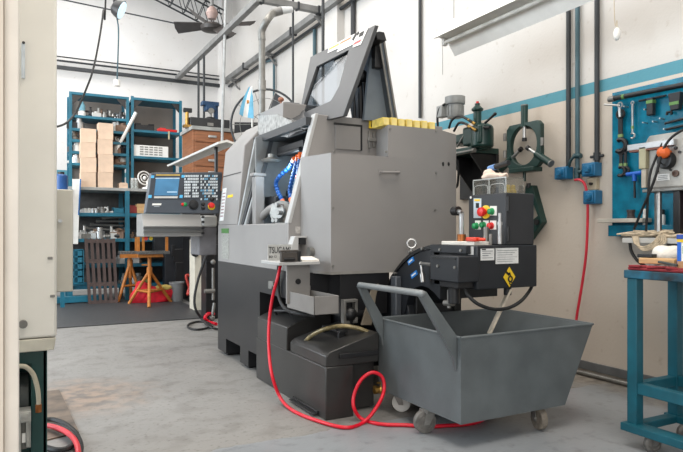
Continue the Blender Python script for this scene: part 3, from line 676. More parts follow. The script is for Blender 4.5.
dmd = lambda s, off: MB().prism([(cx_.x - rw * s, YH - off, cx_.z), (cx_.x, YH - off, cx_.z - rh * s), (cx_.x + rw * s, YH - off, cx_.z), (cx_.x, YH - off, cx_.z + rh * s)], (0, -.002, 0))
lb = part('warning_diamond', dmd(1.08, 0), INK, cv); part('diamond_face', dmd(.98, .002), YEL, lb, label='yellow warning diamond with a black hand and gear pictogram')
b = MB(); c = cx_ + Vector((.006, -.005, -.012)); b.torus(c, (0, 1, 0), .016, .005, 14, 6); b.torus(c + Vector((.004, 0, -.026)), (0, 1, 0), .009, .004, 12, 6)
b.cbox(cx_ + Vector((-.014, -.005, .022)), (.03, .003, .014), Euler((0, math.radians(35), 0))); b.cbox(cx_ + Vector((.004, -.005, .016)), (.026, .003, .008), Euler((0, math.radians(70), 0)))
part('pictogram', b, INK, lb)
# control cabinet with buttons
YBX = YH + .02; XB = WY(506, 192, YBX).x; zbt = WY(506, 192.5, YBX).z
yk = WX(468.5, 195, XB).y
cb = part('control_box', MB().box((XB, YBX, hz1), (WY(534, 192.5, YBX).x, yk, zbt)), M('control_box_black', '#2a2c30', .4, var=.06), cv, .006, label='black control box')
def bp(px, py): return WX(px, py, XB)
def bq(x0, y0, x1, y1, off=0., th=.004):
    return MB().prism([bp(x0, y1), bp(x1, y1), bp(x1, y0), bp(x0, y0)], (-th, 0, 0)) if not off else MB().prism([p - Vector((off, 0, 0)) for p in (bp(x0, y1), bp(x1, y1), bp(x1, y0), bp(x0, y0))], (-th, 0, 0))
part('button_label', bq(474, 198.5, 481.5, 218), M('label_pale_blue', '#c6d2dc', .5, var=.04), cb); part('label_head', bq(475, 199.2, 480.5, 201.2, .004, .002), YEL, cb); part('label_figure', bq(476.5, 203, 479.5, 208, .004, .002), INK, cb)
for (x0, y0, x1, y1) in ((490.5, 206, 497, 215.5), (475.5, 220.5, 481, 229.5), (483.5, 220.5, 489, 228), (490.5, 220.5, 496.5, 229.5)): part('button_plate', bq(x0, y0, x1, y1), WHITE, cb)
def btn(px, py, r, m_, nm, lab, h=.03):
    c = bp(px, py); k = MB().lathe(c, (-1, 0, 0), [(r * 1.25, 0), (r * 1.25, .008), (r, .010), (r, h), (r * .6, h + .004)], 16); part(nm, k, m_, cb, label=lab)
c = bp(486.3, 212); part('stop_ring', MB().lathe(c, (-1, 0, 0), [(.043, 0), (.043, .008), (.02, .010)], 24), YEL, cb, label='yellow ring behind the stop button')
part('emergency_stop', MB().lathe(c, (-1, 0, .0), [(.018, 0), (.018, .03), (.031, .034), (.028, .054), (.010, .060)], 20), REDP, cb, label='red emergency stop mushroom')
btn(492.5, 211.5, .018, GRN, 'start_button', 'green button'); btn(477, 226, .018, GRN, 'start_button', 'green button'); btn(484.3, 225, .017, GRN, 'start_button', 'green button'); btn(492, 225.8, .018, REDP, 'stop_button', 'red button')
for z in (zbt - .07, hz1 + .07): part('hinge', MB().cyl((XB + .015, YBX - .004, z - .045), (XB + .015, YBX - .004, z + .045), .011), BLACK, cb)
part('corner_screw', MB().cyl(bp(471, 197.5), bp(471, 197.5) - Vector((.004, 0, 0)), .008, n=8), WHITE, cb)
# cable connectors on the box top
for i, (px, m_) in enumerate(((508, YEL), (513, YEL), (521, BLACK))):
    c = WY(px, 191, YBX + .06); b = MB().lathe((c.x, YBX + .06, zbt), (0, 0, 1), [(.022, 0), (.022, .02), (.015, .024), (.015, .05), (.008, .055)], 12); part('cable_gland', b, m_, cv)
# cable loop under the head and discharge stick
pts = [WY(465, 288, YH + .05), WY(468, 295, YH + .02), WY(478, 304, YH - .02), WY(493, 309, YH - .03), WY(508, 308, YH - .02), WY(521, 301, YH), WY(530, 290, YH + .03), WY(532, 284, YH + .08)]
part('cable_loop', MB().tube(pts, .011, 8), RUB, cv, label='black cable hanging in a loop under the head')
# upright couplings in front of the control box
b = MB(); xq = XB - .10
q0 = WX(499.8, 244, xq); q1 = WX(499.8, 213, xq); b.cyl(q0, q0 + (q1 - q0) * .62, .013); b.cyl(q0 + (q1 - q0) * .62, q0 + (q1 - q0) * .72, .017); b.cyl(q0 + (q1 - q0) * .72, q1, .010)
part('probe', b, STEEL, cv, label='slim bright upright probe')
for px, top, r in ((486, 227, .016), (490.7, 234, .010)):
    q0 = WX(px, 244, xq); q1 = WX(px, top, xq); b = MB().cyl(q0, q1, r); part('probe', b, DSTEEL, cv)
zt2 = hz1
# copper elbow pipe behind the tray
b = MB(); xq = XS + .12; e0 = WX(461.5, 242, xq); e1 = WX(461.5, 213, xq); e2 = WX(456.5, 211, xq)
b.tube([e0, e1 + Vector((0, 0, -.02)), e1, e2], .016, 8); part('riser_pipe', b, STEEL, cv, label='bright elbow pipe'); b = MB().cyl(e0 - Vector((0, 0, .02)), e0 + Vector((0, 0, .05)), .028); part('riser_union', b, COPPER, cv, label='copper union')
b = MB().cyl(e2 + Vector((0, .03, 0)), e2 - Vector((0, .02, 0)), .03); part('riser_flange', b, BLACK, cv)

# loose things on the conveyor and its box
t0 = WX(441, 243, XS + .02); t1 = WX(475, 243, XS + .02)
solo('paper_sheet', MB().cbox(((XS + .09), (t0.y + t1.y) / 2, hz1 + .0115), (.15, .30, .022), Euler((0, 0, .06))), RAG, 'stack of white papers lying on top of the conveyor head', 'paper', bevel=.003)
c = WX(473, 240.5, XS + .04); pk = MB().cbox((c.x, c.y, hz1 + .037), (.045, .085, .026), Euler((0, 0, .1))); pk.cyl((c.x, c.y - .05, hz1 + .037), (c.x + .02, c.y - .09, hz1 + .037), .010)
solo('utility_knife', pk, M('knife_red_orange', '#e2432a', .4), 'red orange utility knife lying on the front end of the conveyor head papers', 'tool', bevel=.006)
# clear acrylic guard
ax0 = XB + .02; 
ag = thing('acrylic_guard', 'clear acrylic two bay guard standing on top of the black control box', 'guard', (XB + .10, YBX + .2, zbt))
ya0 = YBX + .02; ya1 = WX(473.5, 190, XB + .02).y; zt3 = zbt + .10
b = MB().box((ax0, ya0, zbt), (ax0 + .004, ya1, zt3)).box((ax0, ya0, zbt), (ax0 + .15, ya0 + .004, zt3)).box((ax0, ya1 - .004, zbt), (ax0 + .15, ya1, zt3)).box((ax0, ya0, zt3 - .004), (ax0 + .15, ya1, zt3)).box((ax0, (ya0 + ya1) / 2 - .002, zbt), (ax0 + .15, (ya0 + ya1) / 2 + .002, zt3))
part('shell', b, ACRY, ag)
b = MB()
for y in (ya0, (ya0 + ya1) / 2, ya1): b.box((ax0 - .003, y - .003, zbt), (ax0, y + .003, zt3))
b.box((ax0 - .004, ya0, zt3 - .006), (ax0, ya1, zt3 + .002)); part('edge', b, M('acrylic_edge', '#b4b6b3', .2), ag, label='bright polished edges')
for k in (0, 1):
    yc_ = ya0 + (ya1 - ya0) * (.25 + .5 * k); w_ = .065
    b = MB().tube([(ax0 - .003, yc_ - w_, zbt + .002), (ax0 - .003, yc_ - w_, zbt + .04), (ax0 - .003, yc_ - w_ + .02, zbt + .06), (ax0 - .003, yc_ + w_ - .02, zbt + .06), (ax0 - .003, yc_ + w_, zbt + .04), (ax0 - .003, yc_ + w_, zbt + .002)], .0022, 6); part('arch', b, M('acrylic_edge', ''), ag)
gc = Vector((ax0 + .06, (ya0 + ya1) / 2 + .0, zt3 + .018))
gl = MB().ball(gc + Vector((0, .03, 0)), .05, (1, 1.9, .5), 16, 10); gl.ball(gc + Vector((.0, .06, .02)), .035, (1, 1.2, .7)); gl.ball(gc + Vector((.0, -.06, -.002)), .028, (1, 1.5, .6)); gl.crumple(.018, 22, 2)
solo('work_glove', gl, M('glove_cotton', '#e3cdbd', .85, var=.06, bump=.3), 'crumpled pale cotton glove on top of the clear acrylic guard', 'glove')
tc_ = gc + Vector((.03, .02, .07)); fl = MB().cyl(tc_ + Vector((0, .08, -.01)), tc_ + Vector((0, -.06, .005)), .018); 
torch = thing('torch', 'black hand torch with a blue end lying on the glove above the control box', 'torch', tc_)
part('barrel', MB().cyl(tc_ + Vector((0, .02, -.004)), tc_ + Vector((0, -.10, .012)), .018), BLACK, torch); part('tail', MB().cyl(tc_ + Vector((0, .08, -.012)), tc_ + Vector((0, .02, -.004)), .020), M('torch_blue', '#6d94c8', .4), torch)

# ================================================================== CHIP CART
cart = thing('chip_cart', 'grey steel swarf cart on casters with an angled push handle under the conveyor', 'cart', (2.7, 3.03, 0))
xa, xt, xb = 2.127, WY(593, 321, 2.608).x, 2.93; ya, yb_ = 2.608, 3.465; zl, zu = .14, .615
T = [Vector(p) for p in ((xa, ya, zu), (xt, ya, zu), (xt, yb_, zu), (xa, yb_, zu))]; Bt = [Vector(p) for p in ((xa, ya, zl), (xb, ya, zl), (xb, yb_, zl), (xa, yb_, zl))]
th = .012
Ti = [Vector(p) for p in ((xa + th, ya + th, zu), (xt - th, ya + th, zu), (xt - th, yb_ - th, zu), (xa + th, yb_ - th, zu))]; Bi = [Vector(p) for p in ((xa + th, ya + th, zl + th), (xb - th, ya + th, zl + th), (xb - th, yb_ - th, zl + th), (xa + th, yb_ - th, zl + th))]
b = MB(); vs = T + Bt + Ti + Bi; fs = []
for i in range(4):
    j = (i + 1) % 4
    fs += [(4 + i, 4 + j, j, i), (8 + i, 8 + j, 12 + j, 12 + i), (i, j, 8 + j, 8 + i)]
fs += [(7, 6, 5, 4), (12, 13, 14, 15)]; b.add(vs, fs); part('hopper', b, CART, cart)
b = MB()
for i in range(4):
    j = (i + 1) % 4; b.cyl(T[i], T[j], .008, n=8)
part('rim_bead', b, CART, cart)
HT = [WY(421.5, 293.5, ya + .035), WY(360, 285, yb_ - .06)]
b = MB(); b.cyl(HT[0], HT[1], .019, n=12); b.ball(HT[0], .019).ball(HT[1], .019); part('push_bar', b, M('handle_grey', '#858a8c', .35, .2, var=.06), cart)
for tp_, y in ((HT[0], ya + .035), (HT[1], yb_ - .06)):
    bt = Vector((xa, y, .445)); b = MB()
    b.prism([(xa, y - .004, .47), (xa, y - .004, .36 + .06), (xa - .02, y - .004, .50), (tp_.x - .012, y - .004, tp_.z - .01), (tp_.x + .028, y - .004, tp_.z + .01), (xa, y - .004, .62)], (0, .03, 0)); part('handle_arm', b, CART, cart, .003)
def caster(root, x, y, r, ang, ztop, mats=(DSTEEL, LGREY)):
    ca, sa = math.cos(ang), math.sin(ang); ax = Vector((-sa, ca, 0)); bk = Vector((ca, sa, 0))
    hub = Vector((x, y, r)); piv = hub + bk * r * .45
    f = MB()
    for s_ in (-1, 1):
        o_ = ax * s_ * (r * .42)
        f.prism([hub + o_ + bk * (-r * .25) + Vector((0, 0, -r * .2)), hub + o_ + bk * r * .25 + Vector((0, 0, -r * .2)), piv + o_ + bk * r * .45 + Vector((0, 0, ztop - r - .012)), piv + o_ - bk * r * .5 + Vector((0, 0, ztop - r - .012))], ax * s_ * .004)
    f.cbox((piv.x, piv.y, ztop - .008), (r * 1.3, r * 1.2, .014)); f.cyl(hub - ax * r * .55, hub + ax * r * .55, r * .16, n=8)
    fo = part('caster', f, mats[0], root)
    w = MB(); w.lathe(hub - ax * r * .34, ax, [(r * .3, 0), (r * .62, .004), (r * .68, 0), (r * .96, .004), (r, r * .12), (r, r * .56), (r * .96, r * .68 - .004), (r * .68, r * .68), (r * .62, r * .66), (r * .3, r * .68)], 24); w.mi = [0] * len(w.mi)
    part('wheel', w, mats[1], fo)
wl = WZ(423, 433, 0); wr = WZ(538, 429.5, 0)
TYRE = M('grey_tyre', '#55524e', .6, var=.1)
caster(cart, wl.x + .012, wl.y, .068, math.radians(-12), .14, (DSTEEL, M('worn_grey_wheel', '#6f6c68', .5, var=.2, scale=25)))
caster(cart, wr.x + .01, wr.y, .068, math.radians(75), .14, (DSTEEL, M('worn_tan_wheel', '#857c70', .55, var=.2, scale=25)))
caster(cart, 2.24, 3.36, .062, math.radians(140), .14); caster(cart, 2.84, 3.36, .062, math.radians(40), .14)
# plank standing in the cart
k0 = WY(510, 289, YH + .05); k1 = WY(489, 334, YH + .10)
solo('wood_stick', MB().cyl(k0, k0, .01) if 0 else MB().cbox((k0 + k1) / 2, (.045, .014, (k1 - k0).length), (k1 - k0).to_track_quat('Z', 'Y').to_matrix()), M('pale_stick', '#cfc3b0', .6, var=.12, scale=20), 'pale wooden stick slanting into the cart below the warning diamond', 'stick', bevel=.002)
# ================================================================== HOSES ON THE FLOOR
h = [WX(281, 264, 1.66), WX(277, 280, 1.62), WX(272, 300, 1.60), WX(269, 325, 1.58), WX(269, 350, 1.56), WX(272, 375, 1.54), WZ(280, 397, .05), WZ(292, 410, .013), WZ(315, 420, .013), WZ(345, 427.5, .013), WZ(364, 422, .013),
     WY(378, 405, 3.24) , WY(384, 390, 3.27), WY(382, 377, 3.29), WY(372, 372.5, 3.31), WY(361, 380, 3.33), WY(354, 395, 3.34), WY(354, 408, 3.32), WZ(362, 419, .013), WZ(380, 424, .013), WZ(405, 425, .013), WZ(440, 426, .013), (2.6, 2.95, .013), (3.1, 3.5, .013)]
solo('air_hose', MB().tube(h, .0115, 10), RED, 'red air hose dropping from the lathe tray and looping on the floor by the tank', 'hose')
h = [WX(279, 262, 1.70), WX(278, 285, 1.72), WX(280, 300, 1.72), WX(287, 310, 1.72), WX(300, 314, 1.76), WX(315, 316, 1.85)]
solo('black_hose', MB().tube(h, .014, 10), RUB, 'black hose curving down beside the red hose behind the sheet metal catch box', 'hose')

# ================================================================== RIGHT WALL GEAR
def wallc(px, py, off=0.): return WX(px, py, XW - off)
def vpipe(px, y0, y1, r, m_, label, off=.03, name='conduit'):
    a = wallc(px, y0, off); c = wallc(px, y1, off); c.y = a.y
    return solo(name, MB().cyl(c, a, r, n=10), m_, label, 'pipe')
for px, y1, r, m_, lab in ((568.5, 166, .020, PIPED, 'dark conduit ending in the single blue wall box, left of the grey green pipe'),
                           (577.5, 178, .019, PIPET, 'grey green pipe between the two dark conduits above the red hose'),
                           (597, 163, .020, PIPED, 'dark conduit above the two stacked blue boxes by the tool board')):
    a = wallc(px, 40, .03); z1 = wallc(px, y1, .03).z
    solo('conduit', MB().cyl((a.x, a.y, z1), (a.x, a.y, 6.4), r, n=10), m_, lab, 'pipe')
def bbox(px, py, w, hgt, d, lab, m_=TEAL, name='socket_box'):
    c = wallc(px, py); t = thing(name, lab, 'socket box', (XW, c.y, c.z - hgt / 2))
    part('housing', MB().box((XW - d, c.y - w / 2, c.z - hgt / 2), (XW, c.y + w / 2, c.z + hgt / 2)), m_, t, .008)
    b = MB().box((XW - d - .012, c.y - w * .40, c.z - hgt * .40), (XW - d, c.y + w * .36, c.z + hgt * .36)); part('cover', b, m_, t, .006)
    b = MB().lathe((XW - d - .012, c.y - w * .1, c.z), (-1, 0, 0), [(w * .22, 0), (w * .22, .02), (w * .16, .03)], 14); part('cap', b, m_, t)
    return t
MB_BLUE = M('box_blue', '#1d6a94', .4, var=.08)
bbox(567.5, 173.5, .13, .105, .09, 'blue wall socket box beside the red hose outlet', MB_BLUE)
bbox(595.5, 170, .13, .11, .09, 'blue wall socket box above the small beige switch', MB_BLUE)
bbox(596.5, 197.5, .12, .11, .09, 'blue wall socket box below the small beige switch', MB_BLUE)
c = wallc(595, 184); t = thing('rocker_switch', 'small beige switch between the two blue socket boxes', 'switch', (XW, c.y, c.z - .045))
part('plate', MB().box((XW - .04, c.y - .045, c.z - .05), (XW, c.y + .045, c.z + .05)), M('switch_beige', '#b9ab92', .5), t, .005); part('toggle', MB().cyl((XW - .04, c.y, c.z), (XW - .06, c.y, c.z), .012), BLACK, t)
b = MB(); a = wallc(597, 160, .03); b.cyl((a.x, a.y - .06, a.z + .03), (a.x, a.y + .06, a.z + .03), .012); b.cyl((a.x, a.y, a.z), (a.x, a.y, a.z + .06), .028); solo('conduit_clamp', b, PIPED, 'dark clamp at the foot of the right conduit above the upper blue box', 'clamp')
b = MB(); a = wallc(576, 156, .04); b.tube([wallc(576, 155, .05), wallc(571, 160, .06), wallc(568.5, 167, .05)], .013, 8); b.cyl(wallc(574, 156, .04), wallc(581, 156, .04), .022); b.cyl(wallc(575, 172, .04), wallc(582, 172, .04), .018); b.cyl(wallc(577, 168, .04), wallc(577, 179, .04), .024)
solo('air_valve', b, M('valve_green', '#2d4a50', .4, .2), 'dark green valve and branch pipe between the left blue box and the red hose', 'valve')
hp = [wallc(575, 180, .06), wallc(580, 180, .07), wallc(585, 185, .08), wallc(587.5, 200, .07), wallc(587.5, 225, .06), wallc(586, 255, .06), wallc(582, 285, .06), wallc(577, 315, .06), wallc(574, 340, .06), wallc(570, 366, .05)]
solo('air_hose', MB().tube(hp, .011, 8), M('red_hose_wall', '#cf2a3c', .4), 'red air hose hanging down the right wall from the pipe valve behind the cart', 'hose')
solo('conduit', MB().cyl(WX(420, 118, XW - .03) , (XW - .03, WX(420, 60, XW - .03).y, 6.4), .02, n=10), PIPED, 'dark conduit on the right wall just left of the green motor head', 'pipe')

# pull chain fluorescent fitting parallel to the wall
la = WZ(443, 48, 2.80); lx = la.x; ly1 = la.y; ly0 = ly1 - 2.4
lf = thing('fluorescent_fitting', 'long white fluorescent fitting hanging at the top right along the wall', 'lamp', (lx, (ly0 + ly1) / 2, 2.85))
b = MB().prism([(lx - .13, ly0, 2.855), (lx - .125, ly0, 2.87), (lx - .05, ly0, 2.905), (lx + .05, ly0, 2.895), (lx + .13, ly0, 2.765), (lx + .13, ly0, 2.745), (lx + .04, ly0, 2.865), (lx - .045, ly0, 2.885)], (0, ly1 - ly0, 0)); part('reflector', b, WHITE, lf)
part('spine', MB().box((lx - .05, ly0, 2.895), (lx + .05, ly1, 2.985)), WHITE, lf, .004)
b = MB().cyl((lx, ly0 + .04, 2.84), (lx, ly1 - .04, 2.84), .017); part('tube', b, M('unlit_tube', '#d8d6cf', .3), lf)
for y in (ly1 - .04, ly0 + .005): part('tube_holder', MB().box((lx - .02, y, 2.815), (lx + .02, y + .035, 2.875)), LGREY, lf)
for y in (ly1 - .15, ly0 + .3): part('hanger_wire', MB().cyl((lx, y, 2.98), (lx, y, 6.4), .003, n=6), GALV, lf)
part('pull_chain', MB().cyl((lx - .02, ly1 - .02, 2.84), (lx - .02, ly1 - .02, 2.56), .002, n=6), DSTEEL, lf)
c0 = WX(614, 0, 3.9); c1 = WX(617, 27, 3.9)
ps = thing('pull_switch', 'white pear shaped switch hanging on a cord above the tool board', 'switch', WX(617, 42, 3.9))
b = MB(); c = WX(617, 34, 3.9); b.ball(c, .026, (1, 1, 1.9)); part('body', b, WHITE, ps); part('cord', MB().tube([c + Vector((0, 0, .04)), c1 + Vector((0, 0, .05)), c0, c0 + Vector((0, .02, 2.0))], .0035, 6), M('cord_tan', '#cfc3ae', .6), ps)

# milling head on a wall bracket
XM = 3.86
def wm(px, py, x=XM): return WX(px, py, x)
ml = thing('drilling_head', 'dark green drilling head with a grey motor mounted on a wall bracket', 'machine', (XW, wm(465, 180).y, wm(465, 190).z))
c = wm(455, 118); zt_ = wm(455, 96).z; b = MB()
b.lathe((c.x, c.y, c.z), (0, 0, 1), [(.075, 0), (.082, .02), (.082, .13), (.098, .135), (.102, .15), (.102, .21), (.09, zt_ - c.z - .02), (.05, zt_ - c.z)], 24)
for k in range(16):
    a = k * PI / 8; b.cbox((c.x + .083 * math.cos(a), c.y + .083 * math.sin(a), c.z + .07), (.016, .006, .10), Euler((0, 0, a)))
part('motor', b, M('motor_grey', '#8f9190', .45, .1), ml)
b = MB().box((c.x - .13, c.y + .05, c.z + .01), (c.x - .05, c.y + .14, c.z + .13)); part('terminal_box', b, M('motor_grey', ''), ml, .008)
b = MB(); g0 = wm(466, 150); g1 = wm(484, 122)
b.box((XM - .05, g1.y, g0.z + .03), (XM + .12, g0.y, g1.z - .02)); b.box((XM + .0, g0.y, g0.z + .08), (XM + .22, wm(446, 140).y, g1.z - .06)); b.lathe((XM + .05, wm(478, 125).y, g1.z - .03), (0, 0, 1), [(.11, -.20), (.11, 0), (.06, .03)], 20); b.cbox((XM + .06, (g0.y + g1.y) / 2, g0.z + .01), (.12, .16, .05)); part('gear_case', b, DGRN, ml, .02)
cc = wm(475, 122); b = MB().lathe((XM + .03, cc.y, cc.z - .03), (0, 0, 1), [(.038, 0), (.038, .13), (.056, .145), (.056, .16), (.025, .19), (.025, .21)], 16); part('quill', b, DGRN, ml)
part('quill_cap', MB().lathe((XM + .03, cc.y, cc.z + .18), (0, 0, 1), [(.014, 0), (.014, .02)], 12), REDP, ml)
b = MB(); b.cyl(wm(485, 123, XM), wm(495, 114, XM - .02), .011); b.ball(wm(495, 114, XM - .02), .017); b.cyl(wm(484, 127.5, XM), wm(490, 127.5, XM - .03), .015); part('lever', b, BLACK, ml)
b = MB()
b.tube([wm(449, 128, XM - .04), wm(452, 120, XM - .08), wm(459, 116, XM - .09), wm(467, 119, XM - .09), wm(472, 122, XM - .08)], .012, 8); b.tube([wm(454, 131, XM - .04), wm(459, 123, XM - .09), wm(466, 124, XM - .09), wm(472, 129, XM - .08)], .012, 8)
b.tube([wm(445, 104, XM - .1), wm(440, 108, XM - .12), wm(437.5, 117, XM - .12), wm(438, 128, XM - .1)], .012, 8); part('cable', b, RUB, ml)
b = MB(); 
for p, q in (((468, 119.5), (475, 124)), ((468, 126), (476, 130.5))): b.cyl(wm(*p, XM - .09), wm(*q, XM - .06), .014)
part('cable_gland', b, BRASS, ml)
b = MB(); b.cyl(wm(456, 153.5, XM - .04), wm(475, 150, XM - .04), .022); b.cyl(wm(457, 147, XM - .04), wm(466, 132, XM - .04), .010); part('spindle', b, GALV, ml)
b = MB(); k0 = wm(455, 145, 3.95); k1 = wm(500, 150, 3.95)
ys, ye_ = WX(499, 150, XW).y, WX(462, 150, XW).y
zb_ = wm(490, 152, 3.95).z; zt_b = wm(490, 146, 3.95).z
b.box((3.80, ys, zb_), (XW, ye_, zt_b)); part('bracket_plate', b, DGRN, ml, .006)
b = MB().prism([(XW, ys + .03, zb_), (3.81, ys + .03, zb_), (XW, ys + .03, zb_ - .38)], (0, .02, 0)); b.prism([(XW, ye_ - .2, zb_), (3.81, ye_ - .2, zb_), (XW, ye_ - .2, zb_ - .38)], (0, .02, 0)); b.box((XW - .03, ys, zb_ - .42), (XW, ye_, zb_)); part('bracket_gusset', b, CHAR, ml, .003)
solo('power_cable', MB().tube([wm(458, 160, 3.9), wm(458.5, 172, 3.9), wm(457.5, 185, 3.95), wm(455, 188, 4.0)], .012, 8), RUB, 'short black cable end hanging below the wall bracket beside the lathe cover', 'cable')

# steady rest on the wall
XR = 4.04
def sr(px, py, x=XR): return WX(px, py, x)
sd = thing('steady_rest', 'dark green three jaw steady rest with a round opening hung on the right wall', 'machine part', (XR, sr(525, 170).y, sr(525, 175).z))
ctr = sr(525.5, 145); oy0, oy1 = sr(508, 145).y, sr(542, 145).y; oz1 = (sr(508, 125).z + sr(542, 121).z) / 2; oz0 = (sr(510, 171).z + sr(540, 165).z) / 2
cy = (oy0 + oy1) / 2; cz = (oz0 + oz1) / 2; hy = abs(oy0 - oy1) / 2; hz = (oz1 - oz0) / 2
n = 32; inner = []; outer = []
for i in range(n):
    a = 2 * PI * i / n + PI / n; ca, sa = math.cos(a), math.sin(a); inner.append((XR - .02, cy + .165 * ca, cz + .178 * sa))
    m_ = max(abs(ca), abs(sa)); outer.append((XR - .02, cy + hy * ca / m_, cz + hz * sa / m_))
part('frame', MB().frame(outer, inner, (.05, 0, 0)), DGRN, sd, .006)
def jaw(a, r0, r1, r, nm, m_, parent=sd, n_=14):
    d = Vector((0, math.cos(a), math.sin(a))); o = Vector((XR, cy, cz)); return part(nm, MB().cyl(o + d * r0, o + d * r1, r, n=n_), m_, parent)
for a in (PI / 2, math.radians(-148), math.radians(-32)):
    jaw(a, .17, .36, .032, 'jaw_sleeve', DGRN); jaw(a, .06, .20, .016, 'jaw', STEEL)
    jaw(a, .36, .37, .034, 'jaw_cap', DSTEEL); jaw(a, .04, .07, .022, 'jaw_roller', BLACK)
part('wall_peg', MB().cyl((XR + .02, cy, oz1 - .03), (XW, cy, oz1 - .03), .02), CHAR, sd)
b = MB(); b.box((XR - .06, cy - .16, oz0 - .04), (XR + .06, cy + .14, oz0)); b.cyl((XR, cy, oz0 - .12), (XR, cy, oz0 - .04), .014); part('clamp_foot', b, DGRN, sd, .005)
for y, z in ((oy0 + .02, cz + .10), (oy0 + .02, cz - .06), (oy1 - .02, cz)): part('hinge_bolt', MB().cyl((XR - .02, y, z - .03), (XR - .02, y, z + .04), .015), DSTEEL, sd)

# second smaller green part behind the control box
g0 = sr(532, 190, 4.11); g1 = sr(541, 222, 4.11)
t = thing('follow_rest', 'dark green cast bracket hanging on the wall behind the black control box', 'machine part', (4.11, g1.y, g1.z))
b = MB(); p0 = sr(531, 190, 4.11); p1 = sr(540, 220, 4.11); b.frame([p0 + Vector((-.03, .04, .04)), p0 + Vector((-.03, -.04, .04)), p1 + Vector((-.03, -.05, -.02)), sr(533, 240, 4.11) + Vector((-.03, .02, 0)), sr(526, 235, 4.11) + Vector((-.03, .02, 0))],
        [p0 + Vector((-.03, .01, -.06)), p0 + Vector((-.03, -.02, -.06)), p1 + Vector((-.03, -.0, .04)), sr(534, 222, 4.11) + Vector((-.03, .02, 0)), sr(530, 222, 4.11) + Vector((-.03, .02, 0))], (.068, 0, 0)); part('casting', b, DGRN, t, .006)
part('bolt', MB().cyl(p0 + Vector((-.03, 0, .02)), p0 + Vector((-.03, 0, .06)), .02), BLACK, t); part('bolt', MB().cyl(p1 + Vector((-.05, 0, -.02)), p1 + Vector((.03, 0, -.02)), .026), BLACK, t)

# ================================================================== TOOL BOARD
XBD = 4.10
def tb(px, py, off=0.): return WX(px, py, XBD - off)
yL = tb(612, 150).y; zT = tb(612, 93).z; zB = tb(612, 219).z
tbd = thing('tool_board', 'teal painted tool board on the right wall with pegs and a bottom ledge', 'tool board', (XBD, yL - .8, zB))
part('board', MB().box((XBD, yL - 1.6, zB - .12), (XW, yL, zT)), TBOARD, tbd, .004)
part('ledge', MB().box((XBD - .11, yL - .34, zB - .03), (XBD, yL + .05, zB)), M('ledge_wood', '#b7b0a4', .6, var=.12, scale=10), tbd, .003)
part('lower_box', MB().box((XBD - .06, yL - 1.6, zB - .135), (XBD, yL - .01, zB - .05)), TBOARD, tbd, .004)
b = MB()
for px, py in ((628, 107), (647, 123), (657, 122), (664, 119), (668, 129.5), (648.5, 110)):
    c = tb(px, py); part('peg', MB().cyl(c, c - Vector((.05, 0, 0)), .006, n=8), STEEL, tbd)
# hanging tools
a = tb(609, 99.5, .05); c = tb(690, 83.5, .05)
t = thing('bar_clamp', 'long black bar laid on pegs along the top of the tool board', 'tool', (a + c) / 2)
part('bar', MB().cyl(a, c, .019), BLACK, t); d = (c - a).normalized(); part('tape', MB().cyl(a + d * .12, a + d * .14, .0198), M('tape_green', '#5f8a48', .5), t); part('collar', MB().cyl(a, a + d * .05, .023), DSTEEL, t)
TAPE = M('tape_green', ''); 
def sp_end(b, c, r, a0, th=.012):   # open jaw
    b.torus(c, (1, 0, 0), r, r * .38, 14, 6, a0, a0 + 4.4)
def wrench(px, y0, y1, w, m_, lab, open_=True, tape=True):
    a = tb(px, y0, .03); c = tb(px, y1, .03); c.y = a.y
    t = thing('wrench', lab, 'tool', c); b = MB().cbox((a + c) / 2, (.012, w, (a - c).length)); part('handle', b, m_, t, .003)
    b = MB(); b.torus(a + Vector((0, 0, w * .6)), (1, 0, 0), w * .8, w * .35, 14, 6); part('ring', b, m_, t)
    if open_: b = MB(); sp_end(b, c - Vector((0, 0, w * 1.0)), w * 1.3, math.radians(-110) + PI * .95); part('jaw', b, m_, t)
    if tape: z = c.z + (a.z - c.z) * .22; part('tape', MB().cbox((a.x, a.y, z), (.015, w * 1.06, .022)), M('tape_lime', '#7f9a5e', .6), t)
    return t
wrench(620.5, 117, 141, .036, BLACK, 'large black open jaw spanner with green tape at the left of the tool board')
wrench(632.5, 104, 134, .014, STEEL, 'bright ring spanner hanging right of the large black spanner')
wrench(621, 154, 168, .026, BLACK, 'short black spanner hanging under the large black one, left of a pair', tape=True)
wrench(625.5, 152, 168, .022, BLACK, 'short black spanner hanging under the large black one, right of a pair', tape=True)
b = MB(); a = tb(619, 104, .06); b.cyl(tb(604, 104.5, .12), tb(620, 105.5, .04), .008); b.torus(tb(620, 105, .05), (1, 0, 0), .02, .006, 14, 6); b.cyl(tb(619.5, 108, .05), tb(620, 117, .05), .012)
solo('tap_handle', b, STEEL, 'small bright T handle peg tool sticking out at the top left of the tool board', 'tool')
t = thing('t_handle_key', 'blue T handled key hanging low on the tool board', 'tool', tb(635, 198, .04))
part('grip', MB().cyl(tb(627, 174.5, .04), tb(642, 172.8, .04), .016), BLUEP, t, label='blue grip'); b = MB().cyl(tb(634.5, 174, .04), tb(634.5, 181, .04), .017); part('hub', b, BLUEP, t); part('shank', MB().cyl(tb(634.5, 181, .04), tb(634.8, 198, .04), .008), BLACK, t)
t = thing('socket_driver', 'black socket driver with green tape under a crossbar on the tool board', 'tool', tb(651, 115, .04))
part('body', MB().cbox((tb(651, 99, .04) + tb(651, 114.5, .04)) / 2, (.04, .05, (tb(651, 97, .04) - tb(651, 114.5, .04)).length)), BLACK, t, .006); part('tape', MB().cbox(tb(651, 102, .04), (.042, .052, .022)), TAPE, t); part('crossbar', MB().cyl(tb(639, 101, .03), tb(666, 95.5, .03), .008), BLACK, t)
t = thing('socket_block', 'black tapered tool block with green tape at the right of the tool board', 'tool', tb(676, 111, .04))
